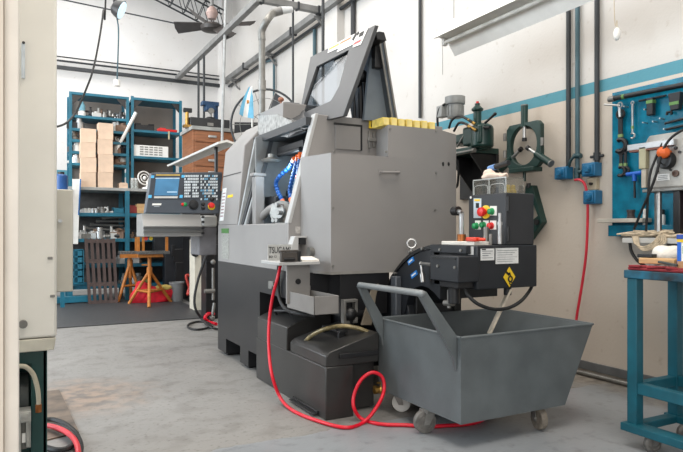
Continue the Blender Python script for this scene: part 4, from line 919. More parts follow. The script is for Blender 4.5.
a, c = tb(676.5, 93, .04), tb(676, 110, .04); part('body', MB().loft([a + Vector((-.03, -.045, 0)), a + Vector((.03, -.045, 0)), a + Vector((.03, .045, 0)), a + Vector((-.03, .045, 0))], [c + Vector((-.02, -.03, 0)), c + Vector((.02, -.03, 0)), c + Vector((.02, .03, 0)), c + Vector((-.02, .03, 0))]), BLACK, t, .004); part('tape', MB().cbox(tb(676, 103.5, .04), (.052, .07, .022)), TAPE, t)
solo('u_bracket', MB().tube([tb(667, 115, .03), tb(667, 112.5, .03), tb(671.5, 111.5, .03), tb(671.5, 114.5, .03)], .010, 8, smooth=False), BLACK, 'small black U shaped bracket beside the tapered block on the tool board', 'tool')
for (p, q, lab) in (((665, 123.5), (686, 118), 'upper black hex key lying on pegs at the right of the tool board'), ((666, 129.5), (686, 125), 'lower black hex key lying on pegs at the right of the tool board')):
    solo('hex_key', MB().cyl(tb(*p, .04), tb(*q, .04), .009), BLACK, lab, 'tool')
c = tb(631, 212.5, .06); solo('cup', MB().lathe((c.x, c.y, zB), (0, 0, 1), [(.030, 0), (.030, .012), (.026, .016), (.026, .045), (.030, .05), (.030, .065), (.022, .065), (.022, .05)], 16), M('cup_brown', '#3a3230', .4), 'small dark ribbed cup standing on the tool board ledge', 'cup')
for px, hh, r, m_, lab, cap in ((645, .085, .016, LGREY, 'slim pale bottle standing on the teal lower box behind the black cables', None), (662.5, .075, .019, WHITE, 'small white bottle with a black cap on the teal lower box under the drill head', BLACK)):
    c = tb(px, 216, .03); t = thing('bottle', lab, 'bottle', (c.x, c.y, zB - .05)); part('body', MB().lathe((c.x, c.y, zB - .05), (0, 0, 1), [(r, 0), (r, hh * .9), (r * .7, hh)], 14), m_, t)
    part('cap', MB().lathe((c.x, c.y, zB - .05 + hh), (0, 0, 1), [(r * .8, 0), (r * .8, .03), (r * .6, .035)], 12), cap or m_, t)

# ================================================================== BENCH DRILL at the right edge
XD = 3.75
def dd(px, py, x=XD): return WX(px, py, x)
zl_ = dd(640, 238).z
yl0 = dd(625, 238).y
sh = thing('machine_shelf', 'narrow pale grey shelf carrying the drill head machine at the right edge', 'shelf', (3.9, 2.4, zl_ - .03))
part('board', MB().box((XD - .03, 1.9, zl_ - .035), (XBD - .07, yl0, zl_)), LGREY, sh, .003)
part('bracket', MB().box((XD + .05, 2.50, zl_ - .16), (XBD - .062, 2.53, zl_ - .035)).box((XBD - .09, 2.5, zl_ - .30), (XBD - .062, 2.53, zl_ - .035)), GALV, sh)
dr = thing('tapping_machine', 'grey tapping machine head with an orange knob and black cap on two columns', 'machine', (3.9, 2.45, zl_))
MG = M('machine_grey', '#a5a29c', .45, .15, var=.12, scale=10)
z0, z1 = dd(660, 193).z, dd(660, 134).z; yh = dd(644, 160).y
b = MB().box((XD, 2.0, z0 + .03), (XD + .24, yh - .03, z1)); b.prism([(XD, yh - .03, z0 + .03), (XD, yh - .03, z1), (XD, yh - .005, z1 - .05), (XD, yh - .005, z0 + .05)], (.24, 0, 0)); part('head', b, MG, dr, .012)
b = MB().box((XD - .012, 2.0, z0 + .01), (XD + .26, yh + .005, z0 + .03)); part('head_flange', b, DSTEEL, dr, .003)
a, c = dd(630, 150, XD - .02), dd(668, 141, XD - .02); b = MB().box((XD - .03, dd(668, 141).y - .06, dd(640, 150).z), (XD + .03, dd(630, 146).y, dd(640, 144).z)); part('arm', b, M('arm_grey', '#aeaeae', .35, .5, var=.05), dr, .003)
b = MB().box((XD - .028, dd(668, 141).y, dd(640, 150).z - .012), (XD + .03, dd(632, 146).y, dd(640, 150).z)); part('arm_underside', b, M('rust_brown', '#7a4a3c', .6), dr)
b = MB().box((XD - .03, dd(648.5, 160).y, dd(645, 169).z), (XD + .03, dd(641.5, 160).y, dd(645, 147).z)); part('slide', b, M('slide_olive', '#a7a284', .5, var=.08), dr, .004)
b = MB().box((XD - .02, dd(647.5, 160).y, dd(645, 188).z), (XD + .02, dd(643, 160).y, dd(645, 169).z)); part('slide_foot', b, M('foot_beige', '#b8b0a0', .5), dr, .004)
c = dd(668, 160.5, XD); b = MB().lathe(c, (-1, 0, 0), [(.058, 0), (.058, .03), (.05, .045), (.03, .045), (.025, .035)], 24); part('black_cap', b, BLACK, dr)
c = dd(663.5, 152.5, XD - .06); b = MB().ball(c, .040, (1, 1.1, 1), 8, 6); b.cyl(c, c + Vector((.06, 0, 0)), .02); part('orange_knob', b, ORG, dr, label='orange knob')
c = dd(676, 173.5, XD); b = MB().lathe(c, (-1, 0, 0), [(.022, 0), (.022, .012), (.012, .013), (.012, .005)], 16); part('plug', b, M('plug_brown', '#5a463c', .5, .3), dr)
b = MB()
for px, py, r in ((672, 145, .014), (676, 148, .012), (671, 170, .008), (680, 152, .01), (658, 171.5, .008)): c = dd(px, py); part('screw', MB().cyl(c, c - Vector((.008, 0, 0)), r, n=10), CHAR, dr)
lb = part('rating_plate', MB().box((XD - .004, dd(670, 177).y, dd(663, 180.5).z), (XD, dd(657, 177).y, dd(663, 174).z)), PAPER, dr); b = MB()
for k in range(3): z = dd(663, 180.5).z + .008 + k * .011; b.box((XD - .005, dd(668, 177).y, z), (XD - .004, dd(658.5, 177).y, z + .004))
part('print', b, PRINT, lb)
c = dd(653, 190); b = MB().cyl((XD + .06, c.y, zl_), (XD + .06, c.y, z0 + .02), .020); part('column', b, STEEL, dr)
b = MB().cyl((XD + .10, dd(647, 200).y, zl_), (XD + .10, dd(647, 200).y, z0 + .02), .012); part('column', b, DSTEEL, dr)
b = MB().box((XD + .02, dd(678, 200).y, zl_), (XD + .14, dd(671, 200).y, z0 + .02)); part('post', b, CHAR, dr, .004)
b = MB().box((XD + .10, 2.05, zl_), (XD + .14, dd(681, 200).y, z0)); part('guard', b, M('guard_maroon', '#5e1f22', .5), dr)
b = MB().tube([dd(690, 128, XD - .05), dd(681, 131, XD - .06), dd(671, 138, XD - .07), dd(664, 148, XD - .08), dd(660, 160, XD - .08), dd(655, 178, XD - .08), dd(648, 196, XD - .07), dd(641, 212, XD - .05), dd(637, 222, XD - .04), dd(634, 229, XD - .03)], .009, 8)
b.tube([dd(664, 140, XD - .02), dd(655, 160, XD - .04), dd(650, 175, XD - .05), dd(648, 195, XD - .05), dd(647, 215, XD - .04), dd(646, 231, XD - .03)], .008, 8); part('cable', b, RUB, dr, label='black cables hanging from the head')
solo('extension_lead', MB().tube([dd(630, 242, XD - .0), dd(631, 250, XD), dd(634, 256, XD), dd(639, 262, XD), dd(648, 268, XD + .05)], .011, 8), RUB, 'black cord drooping below the pale shelf behind the wood block', 'cable')
# bundle of straw packing on the shelf
b = MB(); rs = random.Random(5)
for k in range(26):
    y = yl0 - .05 - rs.random() * .5; x = XD + rs.random() * .12; z = zl_ + .012 + rs.random() * .035
    p = [Vector((x + rs.uniform(-.03, .03), y + (j - 1.5) * .09 + rs.uniform(-.02, .02), z + rs.uniform(-.01, .012))) for j in range(4)]; b.tube(p, .007, 5, sub=3)
for k in range(6):
    ya_ = dd(636 + k, 240).y; b.tube([Vector((XD - .035, ya_, zl_ + .01)), Vector((XD - .05, ya_ - .03, zl_ - .04 - .006 * k)), Vector((XD - .05, ya_ - .09, zl_ - .06 - .004 * k)), Vector((XD - .05, ya_ - .16 - .01 * k, zl_ - .03)), Vector((XD - .03, ya_ - .19, zl_ + .02))], .006, 5, sub=4)
solo('straw_packing', b, M('straw', '#cdbca2', .8, var=.2, scale=30), 'tangled pale string bundle lying along the pale shelf under the drill columns', 'string', kind='stuff')

# ================================================================== BLUE STAND
st = thing('machine_stand', 'teal welded steel trolley stand with chipped top at the right edge', 'stand', (3.22, 1.72, 0))
sx0, sx1, sy1, sy0, sz = 3.0, 3.42, 2.235, 1.25, .982
CHIP = M('chipped_teal_top', '#14647f', .5, var=.1, scale=9, col2='#15191c')
part('top', MB().box((sx0 - .012, sy0, sz - .045), (sx1, sy1 + .012, sz)), CHIP, st, .004)
for x in (sx0, sx1 - .06):
    for y in (sy1 - .06, sy0 + .03):
        part('leg', MB().box((x, y, .09), (x + .06, y + .06, sz - .045)), TEALW, st, .004)
zr_ = .30
for x in (sx0, sx1 - .06): part('rail', MB().box((x + .005, sy0 + .09, zr_), (x + .055, sy1 - .06, zr_ + .06)), TEALW, st, .003)
for y in (sy1 - .055, sy0 + .035): part('rail', MB().box((sx0 + .06, y, zr_ + .0), (sx1 - .06, y + .05, zr_ + .055)), TEALW, st, .003)
b = MB().box((sx0 - .03, sy0, .087), (sx0 + .065, sy1 + .02, .13)).box((sx1 - .065, sy0, .087), (sx1 + .01, sy1 + .02, .13)).box((sx0 + .06, sy1 - .06, .087), (sx1 - .06, sy1, .13)).box((sx0 + .06, sy0, .087), (sx1 - .06, sy0 + .06, .13)); part('base_frame', b, TEALW, st, .004)
for x, y in ((sx0 + .035, sy1 - .13), (sx1 - .05, sy1 - .1), (sx0 + .03, sy0 + .15), (sx1 - .05, sy0 + .15)): caster(st, x, y, .046, -.4, .087, (DSTEEL, M('worn_grey_wheel', '')))
yy = lambda px, py, x: WX(px, py, x).y
b = MB().cbox((3.10, 2.07, sz + .010), (.20, .33, .016))
for k in range(6): b.cbox((3.035 + .02 * (k % 2), 2.19 - k * .05, sz + .022), (.08, .07, .012), Euler((.03 * (-1) ** k, .02, .2 * k)))
b.crumple(.010, 14, 1); solo('red_cloth', b, CLOTHD, 'dark red cloth spread along the edge of the teal stand top under the wood block', 'cloth', bevel=.004)
solo('wood_block', MB().box((3.07, WX(674, 262, 3.07).y, sz + .036), (3.17, WX(638.5, 262, 3.07).y, WX(645, 258, 3.07).z)), PINE, 'squared pine wood block lying on the red cloth on the teal stand', 'wood', bevel=.004)
zwb = WX(645, 258, 3.07).z
rc_ = WX(668, 254, 3.27); b = MB().ball((3.27, rc_.y, zwb + .012), .066, (.9, 1.5, .9), 16, 10); b.ball((3.26, rc_.y + .07, zwb - .02), .04, (1, 1.4, .8)); b.crumple(.018, 14, 4); solo('white_rag', b, RAG, 'white rag heaped behind the wood block on the teal stand', 'rag')
solo('scraper', MB().cbox((3.12, WX(647, 256, 3.12).y, zwb + .011), (.05, .09, .020), Euler((0, 0, .1))), BLACK, 'flat black piece resting on the far end of the wood block', 'tool', bevel=.004)
solo('file_blade', MB().cbox((3.035, WX(668, 270, 3.035).y, sz + .045), (.025, .10, .012), Euler((.15, 0, .1))), M('dark_slate', '#3b403f', .5), 'dark blade lying on the red cloth in front of the wood block', 'tool', bevel=.003)
t = thing('carton', 'white and blue carton with a yellow band at the right end of the stand', 'box', (3.1, 1.55, sz))
yc0 = WX(677.5, 255, 3.05).y
part('box_body', MB().box((3.05, yc0 - .16, sz + .018), (3.15, yc0, sz + .16)), WHITE, t, .003); part('blue_edge', MB().box((3.048, yc0 - .02, sz + .03), (3.051, yc0 + .001, sz + .16)), BLUEP, t); part('lid', MB().box((3.045, yc0 - .165, sz + .175), (3.155, yc0 + .004, sz + .20)), M('lid_blue', '#1b49a8', .4), t, .003); part('band', MB().box((3.048, yc0 - .163, sz + .16), (3.152, yc0 + .002, sz + .176)), YEL, t); part('green_mark', MB().box((3.047, yc0 - .09, sz + .10), (3.05, yc0 - .03, sz + .14)), GRN, t); part('brown_base', MB().box((3.047, yc0 - .163, sz + .018), (3.05, yc0 - .001, sz + .06)), M('carton_tan', '#b48a63', .6), t)
# ================================================================== LEFT CABINET
YCB = 3.0
cxr = WY(57, 340, YCB).x; zc = WY(54, 337, YCB).z; zl2 = WY(54, 350, YCB).z
tc = thing('electrical_cabinet', 'tall cream enamel cabinet on a dark green base at the left edge', 'cabinet', (cxr - .35, YCB + .3, 0))
gx = WY(47.5, 400, YCB).x
part('cabinet_body', MB().box((cxr - .75, YCB, zc), (cxr, YCB + .55, 2.9)), CREAM, tc, .012)
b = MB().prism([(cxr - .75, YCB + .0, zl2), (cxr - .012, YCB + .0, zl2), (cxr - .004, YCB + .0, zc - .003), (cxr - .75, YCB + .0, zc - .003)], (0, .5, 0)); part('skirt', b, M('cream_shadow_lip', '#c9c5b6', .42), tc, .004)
b = MB().frame([(gx - .7, YCB + .03, 0), (gx, YCB + .03, 0), (gx, YCB + .03, zl2), (gx - .7, YCB + .03, zl2)], [(gx - .6, YCB + .03, .05), (gx - .065, YCB + .03, .05), (gx - .065, YCB + .03, zl2 - .06), (gx - .6, YCB + .03, zl2 - .06)], (0, .04, 0))
b.box((gx - .7, YCB + .25, 0), (gx, YCB + .5, zl2)).box((gx - .02, YCB + .03, 0), (gx, YCB + .5, zl2)); part('base', b, GRN2, tc, .005)
part('motor_drum', MB().cyl((gx - .45, YCB + .16, .42), (gx - .075, YCB + .16, .42), .125, n=20), M('drum_dark', '#2f3432', .5), tc)
p = WY(24, 60, YCB); b = MB().box((p.x - .010, YCB - .02, WY(24, 79, YCB).z), (p.x + .004, YCB, WY(24, 44, YCB).z)); part('door_handle', b, M('handle_pale_blue', '#cfd8de', .3), tc, .003)
p = WY(23.5, 44, YCB); part('handle_screw', MB().cyl((p.x, YCB - .024, p.z), (p.x, YCB, p.z), .006), CHAR, tc)
p = WY(20.5, 324, YCB); part('lock', MB().cyl((p.x + .01, YCB - .02, p.z), (p.x + .01, YCB, p.z), .018), DSTEEL, tc)
for px, py in ((50, 258), (52.5, 296)): p = WY(px, py, YCB); part('latch', MB().box((p.x - .010, YCB - .008, p.z - .006), (p.x + .010, YCB, p.z + .006)), DSTEEL, tc, .002)
# side box
sx = WY(72.5, 200, 3.6).x; z0_, z1_ = WY(70, 291, 3.6).z, WY(70, 190, 3.6).z
sb = part('side_box', MB().box((cxr - .02, 3.56, z0_), (sx, 3.95, z1_)), M('side_box_grey', '#bdb9ad', .45, var=.03), tc, .006)
p = WY(57.5, 221, 3.56); part('knob', MB().cyl((p.x + .012, 3.545, p.z), (p.x + .012, 3.56, p.z), .010), STEEL, sb)
# air unit and hose
ru = thing('air_regulator', 'grey air filter regulator in the corner of the dark green base', 'regulator', (gx - .13, YCB - .03, WY(26, 452, YCB - .03).z))
r0, r1 = WY(18, 411, YCB - .03), WY(31, 420, YCB - .03)
b = MB().box((r0.x, YCB - .06, r1.z), (r1.x, YCB + .028, r0.z)).box((r0.x + .008, YCB - .065, r1.z + .006), (r1.x - .008, YCB - .06, r0.z - .006)); b.box((r0.x, YCB - .05, r1.z - .13), (r0.x + .012, YCB + .02, r1.z)).box((r1.x - .02, YCB - .05, r1.z - .11), (r1.x - .008, YCB + .02, r1.z)).box((r0.x, YCB + .0, r1.z - .13), (r1.x, YCB + .02, r1.z)); part('body', b, M('alloy_grey', '#a9a8a2', .4, .4, var=.12, scale=30), ru, .004)
b = MB().cyl(((r0.x + r1.x) / 2 - .005, YCB - .02, r1.z - .12), ((r0.x + r1.x) / 2 - .005, YCB - .02, r1.z), .018); part('bowl', b, M('bowl_smoke', '#6b6a64', .3), ru); part('sight_glass', MB().box(((r0.x + r1.x) / 2 - .01, YCB - .045, r1.z - .09), ((r0.x + r1.x) / 2 + .004, YCB - .038, r1.z - .05)), WHITE, ru)
solo('air_line', MB().tube([WY(19, 366, YCB - .01), WY(26, 367, YCB - .02), WY(33, 374, YCB - .02), WY(37, 386, YCB - .02), WY(38.5, 398, YCB - .02), WY(38.5, 406, YCB - .02)], .010, 10), M('beige_hose', '#b3ab97', .45), 'beige air hose curving over the dark green cabinet base', 'hose')
p = WY(38.5, 407, YCB - .02); solo('hose_fitting', MB().cyl(p - Vector((0, 0, .022)), p + Vector((0, 0, .012)), .014, n=6), COPPER, 'rusty hexagon fitting at the lower end of the beige air hose', 'fitting')
solo('cable_coil', MB().tube([WZ(44, 420, .015), WZ(55, 420, .015), WZ(66, 425, .015), WZ(76, 434, .015), WZ(80.5, 446, .015), WZ(78, 462, .015)], .016, 8).tube([WZ(44, 447, .02), WZ(56, 450, .02), WZ(66, 449, .02), WZ(73, 444, .02), WZ(74, 436, .04), WZ(66, 429, .035), WZ(52, 425, .02)], .016, 8), RUB, 'thick black cable coiled on the floor by the dark green base', 'cable')
solo('air_hose', MB().tube([WZ(44, 425, .03), WZ(55, 427, .04), WZ(66, 432, .045), WZ(74, 439, .04), WZ(78, 449, .03), WZ(78, 465, .02)], .015, 8), M('red_hose_floor', '#c9303a', .4), 'red hose among the black cable coil at the lower left', 'hose')

# ================================================================== BACK SHELVING
YS = 11.2
def sh_(px, py, y=YS): return WY(px, py, y)
SHELF = M('shelf_teal', '#19667c', .45, var=.12, scale=5); SHG = M('shelf_top_grey', '#9a9b98', .5, var=.1)
def zat(py, px=110, y=YS): return WY(px, py, y).z
X0, X1, X2, X3 = sh_(70.5, 150).x, sh_(127.5, 150).x, sh_(132, 150).x, sh_(180.5, 150).x
zbench = zat(188.5)
def shelf_unit(x0, x1, zs, ztop, label, z0, bdepth=.5):
    t = thing('shelf_unit', label, 'shelving', ((x0 + x1) / 2, YS + .25, z0))
    for x in (x0, x1):
        for y in (YS, YS + bdepth): part('post', MB().box((x - .023, y - .023, z0), (x + .023, y + .023, ztop)), SHELF, t)
    for z in zs: part('shelf', MB().box((x0, YS - .025, z - .045), (x1, YS + bdepth, z)), SHELF, t, .003)
    for x, s in ((x0 + .03, 1), (x1 - .03, -1)): part('corner_brace', MB().prism([(x, YS - .01, ztop - .05), (x + s * .16, YS - .01, ztop - .05), (x, YS - .01, ztop - .22)], (0, .02, 0)), CHAR, t)
    part('back_sheet', MB().box((x0 - .02, YS + bdepth + .03, z0), (x1 + .02, YS + bdepth + .04, ztop)), M('shaded_wall_tone', '#857c74', .7, var=.1, scale=2), t); return t  # sheet added behind the bay; its grey-brown stands in for shaded wall
ztopL = zat(94.5, 100); zsL = [zat(y, 100) for y in (117, 130, 141, 152.5, 164)]
shelf_unit(X0, X1, zsL + [ztopL], ztopL, 'left teal upper shelf bay crammed with metal parts', zbench)
ztopR = zat(99.5, 155); zsR = [zat(131, 155), zat(157, 155)]
shelf_unit(X2 + .005, X3, zsR + [ztopR], ztopR + .02, 'right teal upper shelf bay with a red tool and white vented unit', zbench)
rk = thing('workbench_rack', 'long teal lower rack with grey top under the two upper shelf bays', 'shelving', ((X0 + X3) / 2, YS + .2, 0))
RX0, RX1 = X0 - .05, X3 + .1; RY = YS - .22
part('top', MB().box((RX0, RY, zbench - .05), (RX1, YS + .55, zbench)), SHG, rk, .004)
zrk = [zat(213, 110, RY), zat(238.5, 110, RY), zat(264, 110, RY), .28]
for z in zrk: part('shelf', MB().box((RX0, RY, z - .06), (RX1, YS + .55, z)), SHELF, rk, .004)
xm = WY(127, 220, RY).x
for x in (RX0 + .03, xm, RX1 - .03):
    for y in (RY - .02, YS + .5): part('post', MB().box((x - .035, y - .03, 0), (x + .035, y + .03, zbench - .05)), SHELF, rk)
part('back_sheet', MB().box((RX0, YS + .54, .2), (RX1, YS + .56, zbench - .05)), M('rack_back', '#4a4643', .7, var=.15), rk)
# basket and drawer under the rack (left)
b0, b1 = WY(72, 250, RY - .1), WY(83, 283, RY - .1)
b = MB()
for k in range(6): z = b1.z + (b0.z - b1.z) * k / 5; b.box((b0.x - .12, RY - .12, z - .012), (b1.x, RY - .10, z + .012))
for k in range(5): x = b0.x - .12 + (b1.x - b0.x + .12) * k / 4; b.box((x - .012, RY - .12, b1.z), (x + .012, RY - .10, b0.z))
b.box((b1.x - .06, RY - .12, b1.z), (b1.x, RY - .02, b0.z)).box((b0.x - .12, RY - .03, b1.z), (b1.x, RY - .022, b0.z)); solo('wire_basket', b, SHELF, 'teal slatted crate hooked under the rack left of the brown slatted panel', 'crate')
solo('floor_beam', MB().box((X0 - .6, 10.75, .03), (1.25, 10.9, .13)), SHELF, 'teal steel beam lying along the floor behind the brown slatted panel', 'beam', bevel=.005)

# clutter: individually built small metal parts
rc = random.Random(11)
PM = [STEEL, DSTEEL, GALV, CHAR, M('rusty_steel', '#7d6555', .6, .4, var=.2, scale=20), LGREY]
def bit(kind, x, y, z, s, m_, label, group):
    b = MB()
    if kind == 0: b.lathe((x, y, z), (0, 0, 1), [(s * .5, 0), (s * .5, s * .7), (s * .3, s * .75), (s * .3, s * 1.1)], 12)
    elif kind == 1: b.cbox((x, y, z + s * .3), (s * 1.2, s * .8, s * .6), Euler((0, 0, rc.uniform(-.6, .6)))); b.cyl((x, y, z + s * .6), (x, y, z + s * .8), s * .25, n=8)
    elif kind == 2: b.cyl((x - s * .8, y, z + s * .22), (x + s * .8, y + rc.uniform(-.1, .1), z + s * .22), s * .22, n=10); b.cyl((x + s * .4, y, z + s * .22), (x + s * .6, y, z + s * .22), s * .33, n=10)
    elif kind == 3: b.torus((x, y, z + s * .5), (rc.uniform(-.6, .6), -1, .2), s * .36, s * .14, 14, 6)
    else: b.lathe((x, y, z), (0, 0, 1), [(s * .35, 0), (s * .4, s * .2), (s * .2, s * .4), (s * .12, s * 1.3), (s * .2, s * 1.4)], 10)
    return solo('machine_part', b, m_, label, 'machine part', group)
def clutter(px0, px1, z, n, s0, s1, label, group, y=None, kinds=(0, 1, 2, 3, 4), mats=PM):
    y = YS + .1 if y is None else y
    xa_, xb_ = WY(px0, 200, y).x, WY(px1, 200, y).x
    for i in range(n):
        bit(rc.choice(kinds), xa_ + (xb_ - xa_) * (i + .5) / n, y + rc.uniform(-.05, .05), z, rc.uniform(s0, s1), rc.choice(mats), label, group)
clutter(86, 125, zsL[0], 14, .08, .13, 'small metal part in the row on the highest shelf of the left bay', 'parts on the highest shelf')
for k, (z, a, b_) in enumerate(((zsL[1], 'second', 0), (zsL[2], 'third', 0), (zsL[3], 'fourth', 0), (zsL[4], 'fifth', 0))):
    clutter(72.5, 80, z, 4, .11, .18, 'small metal part left of the beige carton stacks on the %s shelf down' % a, 'parts at the left of the %s shelf' % a)
    clutter(114, 126, z, 5, .11, .20, 'small metal part right of the beige carton stacks on the %s shelf down' % a, 'parts at the right of the %s shelf' % a)
clutter(81, 97, zrk[0], 9, .06, .08, 'small bright sleeve in the neat row on the rack shelf under the bench top', 'sleeves in a row', y=RY + .12, kinds=(0,), mats=[STEEL, LGREY])
clutter(98, 112, zrk[0], 5, .08, .14, 'small metal part between the sleeves and the blue tray on the rack', 'parts beside the sleeves', y=RY + .12)
clutter(78, 104, zrk[1], 14, .10, .18, 'metal part in the heap at the left of the third rack level', 'heap at the left of the rack', y=RY + .12)
clutter(105, 126, zrk[1], 11, .10, .20, 'metal part in the heap at the middle of the third rack level', 'heap in the middle of the rack', y=RY + .12)
clutter(129, 140, zrk[1], 5, .10, .16, 'metal part at the right of the third rack level behind the orange stands', 'parts at the right of the rack', y=RY + .12)
clutter(119, 141, zrk[2], 7, .10, .18, 'metal part on the low rack shelf behind the orange stands', 'parts on the low shelf', y=RY + .12)
clutter(122, 142, zrk[3], 7, .12, .2, 'metal part on the lowest rack level behind the orange stands', 'parts on the lowest shelf', y=RY + .12, mats=PM + [M('green_box', '#7d8a4a', .6)])
for k in range(4):
    a = Vector((WY(84 + k * 6, 230, RY + .3).x, RY + .3, zrk[1] + .18 + .06 * k)); 
    solo('steel_bar', MB().cyl(a, a + Vector((.55, .0, .02 * (k - 2))), .018, n=8).cyl(a, a + Vector((.06, 0, 0)), .028, n=8), DSTEEL, 'dark round bar lying behind the heap on the third rack level', 'bar', 'bars behind the heap')
def tbin(px0, px1, py1, h_, m_, name, label, cat):
    x0, x1 = WY(px0, 205, RY + .06).x, WY(px1, 205, RY + .06).x; z = zrk[0]
    t = thing(name, label, cat, ((x0 + x1) / 2, RY + .15, z)); b = MB()
    b.box((x0, RY + .05, z), (x1, RY + .30, z + .012)).box((x0, RY + .05, z), (x0 + .012, RY + .3, z + h_)).box((x1 - .012, RY + .05, z), (x1, RY + .3, z + h_)).box((x0, RY + .05, z), (x1, RY + .062, z + h_ * .8)).box((x0, RY + .288, z), (x1, RY + .3, z + h_)); part('tray', b, m_, t, .003)
    part('contents', MB().box((x0 + .03, RY + .08, z + .012), (x1 - .03, RY + .27, z + h_ * .7)).crumple(.02, 12, 3), DSTEEL, t); return t
tbin(113.5, 124, 211, .10, SHELF, 'parts_tray', 'small blue open tray on the rack shelf under the bench top', 'tray')
tbin(129.5, 138.5, 211, .15, M('tray_maroon', '#8a2c2c', .5), 'parts_tray', 'dark red open tray on the rack shelf beside the rack post', 'tray')
x = WY(140, 205, RY + .1).x; solo('wood_offcut', MB().box((x - .06, RY + .04, zrk[0]), (x + .1, RY + .2, zrk[0] + .17)).box((x - .02, RY + .02, zrk[0]), (x + .12, RY + .1, zrk[0] + .09)), PINE, 'pale wood offcut beside the dark red tray', 'wood', bevel=.004)
# two tall stacks of beige cartons
def stack(px0, px1, tops, who):
    zb_ = zbench; y = RY + .05
    for i, (pt) in enumerate(tops):
        z1_ = WY(px0, pt, y).z; x0, x1 = WY(px0, 180, y).x, WY(px1, 180, y).x; o = [.0, .006, -.004, .004][i % 4]
        solo('carton', MB().box((x0 + o, y, zb_ + .001), (x1 + o, y + .24, z1_)), CARD, 'beige carton, %s of the %s' % (('bottom', 'second up', 'third up', 'top')[i], who), 'carton', bevel=.004)
        zb_ = z1_
    return
stack(80.5, 96, (172, 157, 142, 128), 'left carton stack on the bench top'); stack(98, 113, (172, 154, 139, 122.5), 'right carton stack on the bench top')
# remaining recognisable shelf items
t = thing('spray_bottle', 'pale blue bottle with a white collar on the highest shelf of the left bay', 'bottle', (WY(82, 110, YS + .1).x, YS + .1, zsL[0])); x = t.location.x
part('body', MB().lathe((x, YS + .1, zsL[0]), (0, 0, 1), [(.06, 0), (.06, .08), (.04, .1)], 14), WHITE, t); part('cap', MB().lathe((x, YS + .1, zsL[0] + .1), (0, 0, 1), [(.05, 0), (.055, .08), (.03, .13), (.02, .16)], 14), M('cap_pale_blue', '#7fb6c8', .4), t)
solo('tube_lamp', MB().cyl(WY(116, 151, YS + .02), WY(136, 112.5, YS - .06), .03, n=10).cyl(WY(115.6, 151.6, YS + .02), WY(116.2, 150.4, YS + .02), .032, n=10), WHITE, 'white tube leaning across the middle of the upper shelves', 'tube')
xw = WY(76, 200, RY - .05)
t = thing('white_board', 'white board with a blue edge leaning against the left end of the rack', 'board', (xw.x, RY - .05, zrk[1]))
part('board', MB().prism([WY(72, 244, RY - .04), WY(78, 244, RY - .04), WY(80.3, 179, RY - .03), WY(72.5, 179, RY - .03)], (0, .03, 0)), WHITE, t); part('edge', MB().prism([WY(78, 215, RY - .045), WY(79.2, 215, RY - .045), WY(81.2, 179, RY - .035), WY(80, 179, RY - .035)], (0, .03, 0)), M('edge_blue', '#1b66a8', .4), t)
t = thing('blue_canister', 'blue canister on the ledge left of the rack behind the side box', 'canister', (WY(61, 190, 10.5).x, 10.5, WY(61, 191, 10.5).z)); x, z = t.location.x, t.location.z
part('body', MB().lathe((x, 10.5, z), (0, 0, 1), [(.10, 0), (.10, .24), (.08, .26)], 16), M('canister_blue', '#1c4f8c', .4), t); part('cap', MB().lathe((x, 10.5, z + .26), (0, 0, 1), [(.05, 0), (.05, .04)], 12), BLACK, t)
t = thing('low_bench', 'narrow bench behind the cream cabinet carrying the blue canister', 'bench', (x, 10.5, 0)); part('bench_top', MB().box((x - 1.2, 10.2, z - .05), (x + .14, 10.9, z)), SHG, t); part('leg', MB().box((x - .02, 10.3, 0), (x + .04, 10.36, z - .05)), SHELF, t); part('leg', MB().box((x - 1.1, 10.3, 0), (x - 1.04, 10.36, z - .05)), SHELF, t)
z = zsR[0]; a, c = WY(135, 120, YS + .05).x, WY(154, 120, YS + .05).x
t = thing('tool_case', 'black tool case on the upper shelf of the right bay', 'case', ((a + c) / 2, YS + .1, z)); part('case_body', MB().box((a, YS + .02, z), (c, YS + .25, z + .10)).box((a, YS + .02, z + .10), (a + .1, YS + .25, z + .125)).box((c - .1, YS + .02, z + .10), (c, YS + .25, z + .125)), BLACK, t, .008); part('clasp', MB().box(((a + c) / 2 - .03, YS + .01, z + .06), ((a + c) / 2 + .03, YS + .02, z + .09)), CHAR, t)
a, c = WY(157, 120, YS + .05).x, WY(177, 120, YS + .05).x
t = thing('red_tool', 'flat red hand tool lying on the upper shelf of the right bay', 'tool', ((a + c) / 2, YS + .08, z)); part('housing', MB().cbox(((a + c) / 2, YS + .08, z + .03), (c - a, .10, .05)).cbox((a + .1, YS + .08, z + .055), (.12, .09, .04)), REDP, t, .012); part('tag', MB().box(((a + c) / 2 - .0, YS - .035, z - .14), ((a + c) / 2 + .03, YS - .03, z + .01)), M('tag_tan', '#b8aa88', .6), t)
z = zsR[1]; a, c = WY(133.5, 150, YS).x, WY(168.5, 150, YS).x
t = thing('vented_unit', 'white louvred unit on the lower shelf of the right bay', 'appliance', ((a + c) / 2, YS + .1, z)); zt4 = WY(150, 145.5, YS).z; part('case', MB().box((a, YS + .01, z), (c, YS + .28, zt4)), WHITE, t, .006)
b = MB()
for k in range(4):
    for j in range(5): b.box((a + .10 + j * (c - a - .2) / 5 + .01, YS + .004, z + .03 + k * (zt4 - z - .03) / 4), (a + .10 + (j + 1) * (c - a - .2) / 5 - .01, YS + .012, z + .03 + k * (zt4 - z - .03) / 4 + .022))
part('louvre', b, M('louvre_grey', '#8b8a86', .5), t)
